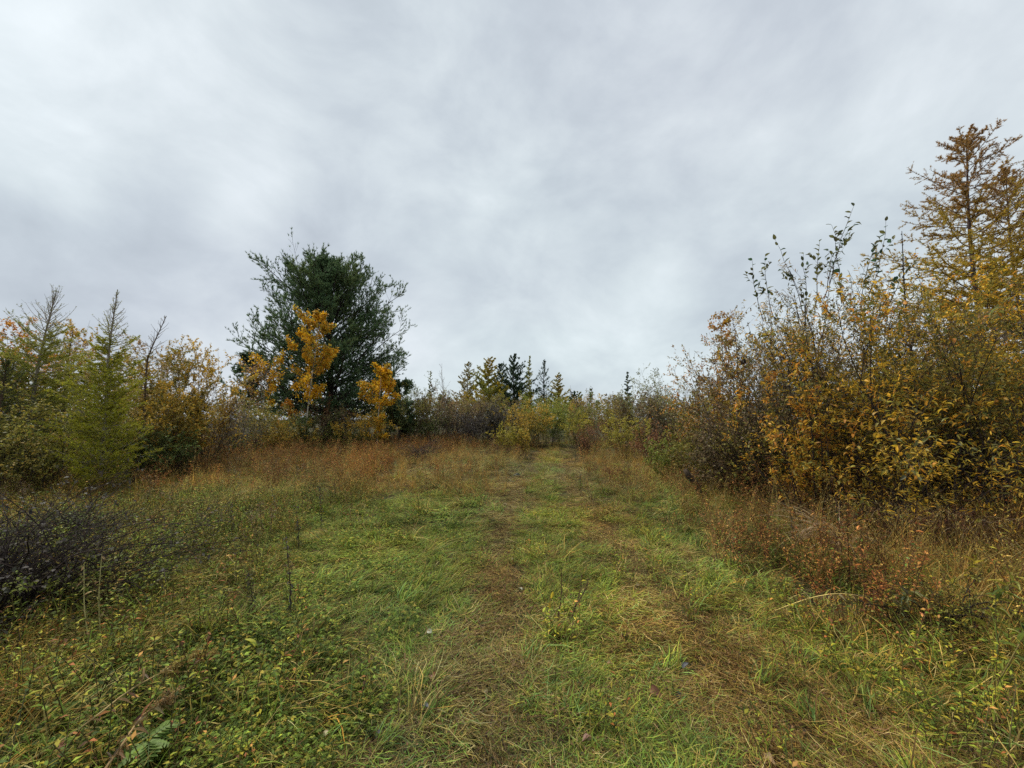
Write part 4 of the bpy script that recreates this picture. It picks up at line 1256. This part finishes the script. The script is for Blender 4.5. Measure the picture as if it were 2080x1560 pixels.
# ---- sprigs of the olive alder rising against the sky, with leaves one can count
def sprigs():
    rg = np.random.default_rng(21)
    tips = [(1770, 420, 5.6), (1836, 450, 5.6), (1722, 455, 5.7), (1752, 470, 5.9), (1655, 518, 6.0), (1597, 486, 6.2), (1545, 530, 6.4), (1690, 490, 6.0), (1808, 500, 5.8), (1575, 520, 6.4), (1868, 520, 5.6)]
    tall = [o for o in COL.objects if o.get('label', '').startswith('olive alder with large')][0]
    A = Acc()
    LP = []; LD = []
    for px, py, Y in tips:
        x = gx(px, Y); z = gh(py, Y)
        base = np.array([x + rg.uniform(.05, .55) * (1 if px < 1740 else -.6), Y + .2, z - rg.uniform(.9, 1.3)])
        tip = np.array([x, Y, z])
        t = np.linspace(0, 1, 8)[:, None]
        P = base * (1 - t) + tip * t + np.array([.06 * math.sin(px), 0, 0]) * np.sin(t * 3.1) + rg.normal(0, .008, (8, 3))
        P = P - np.array(tall.location)
        tubes(A, P[None], np.linspace(.008, .002, 8)[None], 4, np.array(TW['purple']))
        for q in list(np.linspace(.4, 1, 9)):
            p_, tn = interp(P[None], np.array([[q]]))
            d = nrm(tn[0, 0] * .6 + rand_dir(1, rg)[0] * np.array([1, .6, .5]) * 1.0)
            LP.append(p_[0, 0]); LD.append(d)
        S_, SR, _ = children(P[None], np.full((1, 8), .003), 3, .3, .8, (.4, .8), .38, n=4, rg=rg)
        tubes(A, S_, np.maximum(SR, .0016), 3, np.array(TW['purple']))
        p_, tn = interp(S_, np.tile(np.linspace(.4, 1, 4), (len(S_), 1)))
        for a_, b_ in zip(p_.reshape(-1, 3), tn.reshape(-1, 3)):
            LP.append(a_); LD.append(nrm(b_ * .7 + rand_dir(1, rg)[0] * .8))
    A.obj('sprigs', M_BARK, tall, 'stuff')
    LP = np.array(LP); LD = np.array(LD); n = len(LP)
    sel = rg.permutation(n)[:148]
    cols = np.array([(.09, .11, .045), (.15, .15, .05), (.07, .085, .04)])[rg.integers(0, 3, n)]
    up = nrm(np.array([0, 0, 1.0]) + rand_dir(n, rg) * .7)
    leaf_parts(tall, LP[sel], LD[sel], up[sel], rg.uniform(.06, .105, n)[sel], cols[sel], .27)
    rest = np.setdiff1d(np.arange(n), sel)
    F = Acc(); Lg = rg.uniform(.07, .10, len(rest)); leaves(F, LP[rest], LD[rest], up[rest], Lg, Lg * .5, cols[rest], 'leaf')
    F.obj('sprig_foliage', M_LEAF, tall, 'stuff')


sprigs()

# ------------------------------------------------------------------ plants and small things one can count


def leafy_stem(label, pts, nl, Ll, wl, pal, name='goldenrod', cat='plant', stemc=(.20, .16, .06), r=.004, droop=-.5, jit=.02, t0=.12, plume=0, plumepal='lime', group=None, seed=1, side=None, single=True):
    """pts: path in world coordinates"""
    rg = np.random.default_rng(seed)
    pts = np.array(pts, float); b = pts[0].copy()
    root = empty(name, label, cat, tuple(b), group)
    q = np.linspace(0, 1, len(pts)); tt = np.linspace(0, 1, 10)
    P = np.stack([np.interp(tt, q, pts[:, k]) for k in range(3)], -1) - b
    P[1:-1] = (P[:-2] + P[1:-1] * 2 + P[2:]) / 4
    A = Acc(); tubes(A, P[None], np.linspace(r, r * .4, 10)[None], 5, np.array(stemc)); A.obj('stem', M_BARK, root, smooth=True)
    t = np.linspace(t0, .98, nl)[None]
    p_, tn = interp(P[None], t); p_ = p_[0]; tn = tn[0]
    d = nrm(tn * .5 + rand_dir(nl, rg) * 1.0 + np.array([0, 0, droop]))
    if side is not None:
        d = nrm(d + np.array(side))
    up = nrm(rand_dir(nl, rg) * .5 + np.array([0, 0, 1]))
    Lg = rg.uniform(Ll * .6, Ll * 1.2, nl)
    c = pick(pal, nl, None, 1, rg, .25)
    if single:
        leaf_parts(root, p_, d, up, Lg, c, wl)
    else:
        F = Acc(); leaves(F, p_, d, up, Lg, Lg * wl * 2, c, 'leaf'); F.obj('foliage', M_LEAF, root, 'stuff')
    if plume:
        S_, SR, _ = children(P[None], np.full((1, 10), r * .4), plume, .68, 1, (.25, .8), .16, n=4, rg=rg, up=-.02)
        B = Acc(); tubes(B, S_, np.full((plume, 4), .0012), 3, np.array([.26, .19, .06]))
        a_, b_ = interp(S_, rg.uniform(.05, 1, (plume, 22))); a_ = a_.reshape(-1, 3)
        leaves(B, a_, rand_dir(len(a_), rg) + np.array([0, 0, .2]), rand_dir(len(a_), rg), rg.uniform(.01, .02, len(a_)), .006, pick(plumepal, len(a_), None, 1, rg))
        B.obj('plume', M_LEAF, root, 'stuff')
    return root


def gp(px, py, h=0.):
    return np.array(gpix(px, py, h))


# fallen goldenrod stems lower left
leafy_stem('long pale fallen stalk with twisted brown leaves and feathery tan plume at lower left', [gp(60, 1545, .12), gp(180, 1470, .20), gp(260, 1400, .26), gp(340, 1360, .25), gp(425, 1328, .16)],
           18, .06, .075, 'tan', r=.005, plume=80, plumepal=[(.36, .30, .08), (.30, .22, .07), (.30, .14, .05), (.42, .36, .12)], name='fallen_stalk', stemc=(.36, .27, .12), seed=3)
leafy_stem('thick bundle of dead straw coloured stalk lying across the bottom left corner', [gp(205, 1575, .14), gp(250, 1510, .18), gp(290, 1450, .21), gp(335, 1425, .20)],
           46, .06, .07, ['x'] and PAL['tan'] + PAL['greybrown'] + [(.50, .40, .20)], r=.006, plume=16, plumepal='tan', name='fallen_stalk', stemc=(.34, .23, .11), seed=4)
# pale upright stalks
for i, (x0, y0, x1, y1, lab) in enumerate([(183, 1325, 186, 1150, 'left of two pale upright stalks in the dark brambles'), (205, 1312, 220, 1130, 'right of two pale upright stalks in the dark brambles'),
                                            (262, 1150, 280, 1085, 'short pale stalk behind the dark brambles')]):
    b = gp(x0, y0, 0); Yb = b[1]; tp = np.array([gx(x1, Yb), Yb + .04, gh(y1, Yb)])
    m = (b + tp) / 2 + np.array([-.02, 0, 0])
    leafy_stem(lab, [b, m, tp], 5, .05, .14, 'tan', name='dead_stalk', stemc=(.38, .34, .14), r=.0045, seed=10 + i, t0=.3, single=False)
# dried dark weed stalks standing in the grass
WS = [(652, 1085, 652, 985, 'dark brown dried weed stalk at the left edge of the flattened grass'), (607, 1118, 606, 1025, 'dark dried weed stalk left of the brown one'),
      (512, 1250, 518, 1165, 'blackened weed stalk with shrivelled leaves in the left weeds'), (590, 1262, 588, 1090, 'tall thin brown stalk among the left weeds'),
      (1608, 1120, 1598, 1045, 'blackish dead plant in front of the right thicket'), (1700, 1110, 1690, 1010, 'thin dark stalk before the golden alder'),
      (560, 1060, 556, 985, 'reddish dried stalk at the top of the left weeds'), (470, 1100, 476, 1030, 'dark dried stalk near the reddish patch'),
      (1180, 1010, 1176, 960, 'brown dried stalk in the middle of the track'), (1170, 940, 1166, 905, 'dark tuft of dead stalks far along the track')]
for i, (x0, y0, x1, y1, lab) in enumerate(WS):
    b = gp(x0, y0, 0); Yb = b[1]; tp = np.array([gx(x1, Yb), Yb + .03, gh(y1, Yb)])
    leafy_stem(lab, [b, (b + tp) / 2 + np.array([.015, 0, 0]), tp], 34, .045, .16, 'dark', name='dried_weed', stemc=(.07, .045, .03), r=.004, seed=30 + i, droop=-.9, single=False)

# bare forked sapling in the track
def track_sapling():
    b = gp(1132, 1268)
    root = empty('twiggy_sapling', 'bare forked dark sapling with one yellow leaf standing in the track', 'sapling', tuple(b))
    rg = np.random.default_rng(2)
    A = Acc()
    Yb = b[1]
    for (bx, by, tx, ty) in [(1126, 1266, 1137, 1158), (1150, 1268, 1178, 1172), (1160, 1235, 1190, 1178)]:
        p0 = np.array([gx(bx, Yb), Yb, gh(by, Yb)]); p1 = np.array([gx(tx, Yb), Yb + .03, gh(ty, Yb)])
        if by > 1250:
            p0[2] = b[2]
        t = np.linspace(0, 1, 7)[:, None]
        P = p0 * (1 - t) + p1 * t + np.array([.02, 0, 0]) * np.sin(t * 3) - b
        tubes(A, P[None], np.linspace(.0055, .002, 7)[None], 6, np.array([.09, .045, .035]))
        S_, SR, _ = children(P[None], np.full((1, 7), .003), 7, .3, .95, (.3, .8), .13, n=3, rg=rg)
        tubes(A, S_, np.maximum(SR, .0012), 4, np.array([.09, .05, .04]))
    A.obj('stems', M_BARK, root, smooth=True)
    pos = np.array([[gx(1120, Yb), Yb - .01, gh(1200, Yb)], [gx(1112, Yb), Yb - .01, gh(1222, Yb)]]) - b
    leaf_parts(root, pos, np.array([[-.3, -.2, -.9], [.1, -.3, -.9]]), np.array([[0, -1, .2], [.2, -1, .2]]), np.array([.06, .05]), np.array([[.6, .45, .04], [.6, .4, .04]]), .2)


track_sapling()

# goldenrod and broad plants at the lower right
for i, (bx, by, tx, ty, h, nl, pal, lab) in enumerate([
        (2010, 1420, 2075, 1170, .05, 40, 'olivegreen', 'tall goldenrod with long yellowing leaves at the right edge'),
        (1985, 1330, 1985, 1165, .05, 30, 'olivegreen', 'goldenrod with narrow green leaves left of the edge one'),
        (2060, 1330, 2110, 1080, .05, 34, 'darkgreen', 'bluish green long leaved weed at the right edge'),
        (1905, 1260, 1925, 1130, .05, 26, 'lime', 'light green goldenrod shoot under the reddish weeds'),
        (1820, 1290, 1790, 1190, .05, 18, 'paleolive', 'pale leaved plant at the end of the arched stem')]):
    b = gp(bx, by, 0); Yb = b[1]; tp = np.array([gx(tx, Yb), Yb - .1, gh(ty, Yb)])
    leafy_stem(lab, [b, b * .4 + tp * .6 + np.array([0, 0, .06]), tp], nl, .085, .075, pal, name='goldenrod', seed=50 + i, droop=-.15, side=(-.3, -.3, 0))
leafy_stem('long arched fallen stem with a row of withered brown leaves at right', [gp(1575, 1240, .08), gp(1640, 1215, .24), gp(1700, 1203, .32), gp(1750, 1210, .30), gp(1795, 1230, .20)],
           30, .05, .16, ['x'] and PAL['tan'] + PAL['greybrown'], name='fallen_stalk', stemc=(.60, .46, .16), seed=6, droop=-1.2, r=.0045, t0=.2)
# saplings with yellow / orange leaves
for i, (bx, by, tx, ty, pal, lab, nl) in enumerate([
        (1642, 1050, 1636, 985, 'yellow', 'tiny sapling with four bright yellow leaves below the thicket', 5),
        (1745, 1262, 1745, 1232, 'orange', 'single orange leaf cluster low in the grass at right', 4),
        (1822, 1262, 1822, 1228, 'orange', 'orange leaves over a dark hollow at right', 6),
        (1420, 1020, 1425, 985, 'lime', 'little yellow leaved shoot beside the dark stump', 10),
        (1560, 1015, 1555, 975, 'lime', 'lime leaved shoot under the thicket edge', 10),
        (1655, 1000, 1650, 950, 'olivegreen', 'green feathery shoot at the foot of the thicket', 16),
        (1865, 1075, 1850, 1020, 'paleolive', 'pale green plant before the dark hollow of the thicket', 16),
        (560, 1345, 545, 1300, 'olivegreen', 'small fern-like green plant in the left weeds', 16)]):
    b = gp(bx, by, 0); Yb = b[1]; tp = np.array([gx(tx, Yb), Yb - .05, gh(ty, Yb)])
    leafy_stem(lab, [b, (b + tp) / 2, tp], nl, .07, .24, pal, name='seedling', seed=70 + i, droop=-.1, t0=.35, r=.003, stemc=(.12, .07, .04))

# green lobed leaf rosette at the bottom left
def rosette():
    b = gp(300, 1530, .10)
    root = empty('leafy_rosette', 'blue green lobed leaves beside the dead stalks in the bottom left corner', 'plant', tuple(b))
    rg = np.random.default_rng(9)
    for k in range(7):
        a = Acc()
        hd = rg.uniform(0, 6.28); e = rg.uniform(.2, .8); L_ = rg.uniform(.10, .15)
        n = 9; t = np.linspace(0, 1, n)
        mid = np.stack([np.cos(hd) * t * L_ * math.cos(e), np.sin(hd) * t * L_ * math.cos(e), .05 + L_ * (math.sin(e) * t - .6 * t ** 2)], -1)
        s = np.array([-math.sin(hd), math.cos(hd), 0.])
        tubes(a, mid[None], np.linspace(.003, .001, n)[None], 4, np.array([.14, .2, .08]))
        for i in range(1, n - 1):
            for sg in (-1, 1):
                w = L_ * .42 * math.sin(min(1, t[i] * .95 + .1) * math.pi) ** .7
                dd = np.array([s * sg + np.array([math.cos(hd), math.sin(hd), .1]) * .7])
                leaves(a, mid[i][None], dd, np.array([[0, 0, 1.]]), w, w * .45, np.array([[.16, .24, .06]]) * rg.uniform(.8, 1.2), 'leaf')
        a.obj('leaf', M_LEAF, root)


rosette()

# dark bramble thicket on the left
def bramble(label, px, py, wpx, H, n, pal, leafn, seed, name='bramble', twig='dark', Y=None, sz=(.02, .04)):
    rg = np.random.default_rng(seed)
    b = gp(px, py) if Y is None else np.array([gx(px, Y), Y, float(ground_z(gx(px, Y), Y))])
    Wm = wpx / 781.0 * b[1]
    root = empty(name, label, 'shrub', tuple(b))
    a = rg.random(n) * 6.283; r0 = rg.random(n) * Wm * .4
    p = np.stack([np.cos(a) * r0, np.sin(a) * r0 * .7, np.zeros(n)], -1)
    hd = rg.random(n) * 6.283; e = rg.uniform(.7, 1.5, n); L_ = rg.uniform(.6, 1.4, n) * H * 1.15
    P = [p]
    for i in range(9):
        d = np.stack([np.cos(hd) * np.cos(e), np.sin(hd) * np.cos(e), np.sin(e)], -1)
        P.append(P[-1] + d * (L_ / 9)[:, None]); e = e - rg.uniform(.04, .24, n); hd += rg.normal(0, .2, n)
    P = np.stack(P, 1); P[:, :, 2] = np.maximum(P[:, :, 2], .01)
    Rd = np.linspace(.006, .002, 10)[None] * rg.uniform(.6, 1.2, (n, 1))
    tw_ = np.array(TW[twig]) * .62
    A = Acc(); tubes(A, P, Rd, 4, tw_ * rg.uniform(.6, 1.5, (n, 1)))
    S_, SR, _ = children(P, Rd, 8, .2, 1, (.4, 1.1), H * .35, n=4, rg=rg, wig=.25)
    tubes(A, S_, np.maximum(SR, .0014), 3, tw_ * rg.uniform(.6, 1.5, (len(S_), 1)))
    S2, SR2, _ = children(S_, SR, 2, .2, 1, (.4, 1.1), H * .14, n=3, rg=rg, wig=.25)
    twigs(A, S2, np.maximum(SR2, .001), tw_)
    A.obj('canes', M_BARK, root, 'stuff')
    m = max(1, leafn // len(S_)); p_, t_ = interp(S_, rg.random((len(S_), m))); p_ = p_.reshape(-1, 3); nn = len(p_)
    F = Acc(); Lg = rg.uniform(sz[0], sz[1], nn)
    leaves(F, p_, rand_dir(nn, rg), rand_dir(nn, rg) * .6 + np.array([0, 0, 1]), Lg, Lg * .6, pick(pal, nn, p_, .3, rg))
    F.obj('foliage', M_LEAF, root, 'stuff')


bramble('tangle of blackish brambles at the left edge of the grass', 5, 1280, 270, 1.0, 150, 'dark', 3000, 1)
bramble('dark arching bramble clump beside the pale stalks', 190, 1240, 190, .55, 60, 'olivegreen', 3000, 2)
bramble('grey purple dead twig clump at the upper left of the weeds', 140, 1110, 180, .55, 80, 'darkgreen', 1500, 3, twig='purple')
bramble('green leaved bramble mound at left', 50, 1170, 130, .42, 34, 'olivegreen', 2200, 4, twig='brown')
bramble('round dark ball of dead twigs in the brown grass', 851, 935, 50, .78, 110, 'greybrown', 300, 5, twig='purple', name='twig_ball', Y=13.5)
bramble('small grey dead clump beside the far track', 1070, 935, 44, .26, 30, 'greybrown', 300, 6, twig='brown', name='twig_clump', Y=15)
bramble('reddish dead clump in the grass right of the track', 1258, 950, 60, .35, 36, 'rust', 900, 7, twig='red', name='twig_clump', Y=10.5)
bramble('dark reddish patch of dead twigs among the left weeds', 320, 1085, 60, .22, 30, 'rust', 700, 8, twig='red', name='twig_clump')
bramble('brown sprawling dead shrublet in the far brown weeds', 905, 905, 70, .40, 36, 'rust', 800, 9, twig='purple', name='twig_clump', Y=17)
bramble('dark brown low shrublet left of the far track', 1020, 905, 90, .42, 40, 'rust', 900, 10, twig='dark', name='twig_clump', Y=16.5)
bramble('reddish brown feathery shrublet in front of the golden alder', 1870, 1130, 200, .48, 60, 'rust', 3600, 12, twig='red', name='meadow_shrub', sz=(.014, .03))
bramble('rusty feathery shrublet at the right edge', 2010, 1120, 170, .55, 50, 'rust', 3000, 13, twig='red', name='meadow_shrub', sz=(.014, .03))
bramble('brown green shrublet behind the goldenrod', 1900, 1290, 160, .38, 44, 'olive', 2400, 14, twig='dark', name='meadow_shrub', sz=(.014, .03))


# dry pale sedge clumps hanging over in front of the thicket
def sedge(label, px, py, n, H, pal, seed, lean=.4):
    rg = np.random.default_rng(seed); b = gp(px, py)
    a = Acc()
    r = .10 * np.sqrt(rg.random(n)); an = rg.random(n) * 6.283
    p = np.stack([r * np.cos(an), r * np.sin(an), np.zeros(n)], -1)
    h = rg.normal(math.pi * .9, 1.0, n); e = rg.uniform(1.1, 1.5, n); L_ = rg.uniform(.6, 1.2, n) * H * 1.3
    P = [p]
    for i in range(8):
        d = np.stack([np.cos(e) * np.cos(h), np.cos(e) * np.sin(h), np.sin(e)], -1)
        P.append(P[-1] + d * (L_ / 8)[:, None]); e = e - rg.uniform(.12, .42, n)
    P = np.stack(P, 1); P[:, :, 2] = np.maximum(P[:, :, 2], .01)
    c = pick(pal, n, None, 1, rg)
    ribbons(a, P, rg.uniform(.004, .007, n), c)
    o = a.obj('sedge_clump', M_LEAF)
    o.location = tuple(b - np.array([0, 0, .02]))
    tag(o, label, 'sedge', group='dry sedge clumps before the right thicket')


PS = [(.50, .37, .24), (.38, .25, .14), (.56, .44, .28), (.28, .17, .09)]
for i, (px, py, lab) in enumerate([(1760, 1085, 'pale hanging sedge clump just left of the dark hollow'), (1925, 1110, 'pinkish pale sedge clump right of the dark hollow'),
                                   (1845, 1095, 'straw sedge clump at the mouth of the dark hollow'), (1670, 1050, 'straw sedge clump under the orange leaved young alder'),
                                   (1590, 1020, 'leftmost tawny sedge clump under the thicket'), (1985, 1130, 'tawny sedge clump nearest the right edge'),
                                   (1710, 1130, 'upright yellowish sedge clump in front of the others')]):
    sedge(lab, px, py, 120, .72, PS, 400 + i)


# stump, dark scrap, nest
def stump():
    Y = 7.4; X = gx(1412, Y); z0 = float(ground_z(X, Y))
    rg = np.random.default_rng(4)
    t = np.linspace(0, 1, 9)
    base = np.array([.17, -.05, -.02]); tip = np.array([-.16, .1, .50])
    P = base * (1 - t[:, None]) + tip * t[:, None] + rg.normal(0, .012, (9, 3))
    a = Acc(); sides = 12
    T = nrm(tip - base); U = nrm(np.cross(T, [0, 1, 0])); W = np.cross(T, U)
    V = []
    for i in range(9):
        for k in range(sides):
            an = k / sides * 6.283
            r = .06 * (1 - .3 * t[i]) * (1 + .30 * math.sin(k * 2.3 + 1) + rg.normal(0, .16))
            q = P[i] + r * (math.cos(an) * U + math.sin(an) * W)
            if i == 8:
                q = q + T * rg.uniform(-.02, .09)
            V.append(q)
    V.append(P[8] - T * .05)
    F = [(i * sides + k, i * sides + (k + 1) % sides, (i + 1) * sides + (k + 1) % sides, (i + 1) * sides + k) for i in range(8) for k in range(sides)]
    a.add(np.array(V), np.array(F), np.array([.05, .038, .028]))
    a.F[3].append(np.array([(8 * sides + k, 8 * sides + (k + 1) % sides, 9 * sides) for k in range(sides)]))
    o = a.obj('stump', M_BARK, smooth=False); o.location = (X, Y, z0)
    tag(o, 'dark leaning broken stump half hidden in weeds before the right thicket', 'stump')


stump()


def crumple(name, label, cat, px, py, L_, W_, H_, col, seed, lift=.02):
    rg = np.random.default_rng(seed); b = gp(px, py)
    n = 7; V = []
    for i in range(n):
        for j in range(n):
            u = i / (n - 1) - .5; v = j / (n - 1) - .5
            k = max(0, 1 - (2 * u) ** 4) * max(0, 1 - (2 * v) ** 4)
            V.append((u * L_ * (1 + rg.normal(0, .08)), v * W_ * (1 + rg.normal(0, .12)), H_ * k * rg.uniform(.35, 1.1)))
    nb = len(V)
    V += [(x * .92, y * .92, z - .006) for x, y, z in V]
    F = []
    for i in range(n - 1):
        for j in range(n - 1):
            q = (i * n + j, (i + 1) * n + j, (i + 1) * n + j + 1, i * n + j + 1)
            F.append(q); F.append(tuple(nb + w for w in q[::-1]))
    edge = [i * n for i in range(n)] + [(n - 1) * n + j for j in range(1, n)] + [i * n + n - 1 for i in range(n - 2, -1, -1)] + [j for j in range(n - 2, 0, -1)]
    for k in range(len(edge)):
        p, q = edge[k], edge[(k + 1) % len(edge)]
        F.append((p, nb + p, nb + q, q))
    a = Acc(); a.add(np.array(V), np.array(F), np.array(col)); o = a.obj(name, M_LEAFO)
    o.location = (b[0], b[1], b[2] + lift); o.rotation_euler = (rg.normal(0, .1), rg.normal(0, .1), rg.uniform(0, 6.28) if seed else .2)
    tag(o, label, cat)
    return o


crumple('debris', 'small crumpled blackish green scrap lying in the left wheel track', 'debris', 1050, 970, .24, .14, .085, (.025, .04, .035), 0, .03)

# fallen leaves that show singly
FL = [(858, 1436, 'grey', 'bluish grey fallen leaf standing on edge in the straw grass', .07), (882, 1380, 'rust', 'reddish brown fallen leaf above the bluish grey one', .08),
      (752, 1478, 'dark', 'black wet fallen leaf at the bottom left of the trodden grass', .07), (776, 1487, 'grey', 'small grey fallen leaf right of the black one', .05),
      (878, 1284, 'pale', 'whitish fallen leaf on the green grass left of the track', .07), (920, 1205, 'dark', 'dark fallen leaf left of the brown wheel rut', .06),
      (855, 1193, 'dark', 'dark fallen leaf in the green middle of the clearing', .06), (1243, 1350, 'tan', 'tan curled fallen leaf between the wheel ruts', .06),
      (1318, 1402, 'rust', 'ragged brown leaf clump lying near the bottom centre', .10), (1386, 1414, 'dark', 'dark slate fallen leaf right of the ragged brown one', .07),
      (1387, 1358, 'grey', 'greyish fallen leaf above the slate one', .07), (1028, 1026, 'cream', 'cream fallen leaf at the far end of the left rut', .09),
      (1009, 1107, 'cream', 'cream fallen leaf midway on the left rut', .06), (1038, 1136, 'cream', 'cream fallen leaf below the midway one', .055),
      (1060, 1199, 'pale', 'pale greenish fallen leaf beside the bare sapling', .06), (1296, 1187, 'cream', 'pale straw coloured fallen leaf on the right rut', .06),
      (1338, 1262, 'tan', 'tan fallen leaf on the flattened straw right of the rut', .05), (1552, 1433, 'tan', 'pinkish tan fallen leaf in the long grass at right', .06),
      (1552, 1535, 'tan', 'large tan fallen leaf at the bottom edge', .08), (1200, 1497, 'pink', 'dull pink fallen leaf at the bottom centre', .07),
      (1054, 965, 'cream', 'cream scrap of leaf behind the blackish debris', .10), (1268, 1295, 'dark', 'black crumpled leaf beside the lush grass tuft', .08),
      (1230, 1130, 'dark', 'small dark leaf on the right rut, left one of three', .05), (1250, 1131, 'dark', 'small dark leaf on the right rut, middle one of three', .05),
      (1275, 1129, 'dark', 'small dark leaf on the right rut, right one of three', .05), (1315, 1105, 'dark', 'dark leaf scrap at the right edge of the track', .08),
      (983, 1405, 'cream', 'pale curled leaf tip beside the brown rut', .05), (660, 1497, 'cream', 'small cream fallen leaf at the lower left', .05),
      (525, 1540, 'cream', 'white speck of a fallen leaf in the bottom left grass', .05)]
FC = {'grey': (.12, .125, .14), 'rust': (.22, .10, .06), 'dark': (.03, .03, .03), 'pale': (.42, .42, .34), 'tan': (.42, .28, .15), 'cream': (.62, .54, .34), 'pink': (.34, .20, .16)}
for i, (px, py, cc, lab, L_) in enumerate(FL):
    b = gp(px, py, .035)
    rg = np.random.default_rng(900 + i)
    me = leaf_mesh(np.array(FC[cc]), i % 3, 'fallen_leaf')
    o = bpy.data.objects.new('fallen_leaf', me); COL.objects.link(o)
    o.location = tuple(b); o.rotation_euler = (rg.normal(0, .6), rg.normal(0, .5) - .1, rg.random() * 6.28)
    o.scale = (L_ * .72, L_ * .5, L_ * 1.3)
    tag(o, lab, 'leaf', group='fallen leaves on the grass')

# a ragged dark clump caught in the twigs
def nest():
    rg = np.random.default_rng(3); Y = 7.6
    a = Acc(); n = 160
    p = rg.normal(0, .045, (n, 3)) * np.array([1.2, 1, .8])
    leaves(a, p, rand_dir(n, rg), rand_dir(n, rg), rg.uniform(.03, .08, n), rg.uniform(.01, .04, n), pick([(.035, .028, .025), (.05, .035, .03)], n, None, 1, rg))
    o = a.obj('dead_leaf_clump', M_LEAF); o.location = (gx(1519, Y), Y, gh(733, Y))
    tag(o, 'small ragged blackish clump caught in the twigs of the right thicket', 'leaf clump')


nest()
print('objects', len(COL.objects), 'tris', sum(sum(1 for _ in ()) for _ in ()), sum(len(m.polygons) for m in bpy.data.meshes))
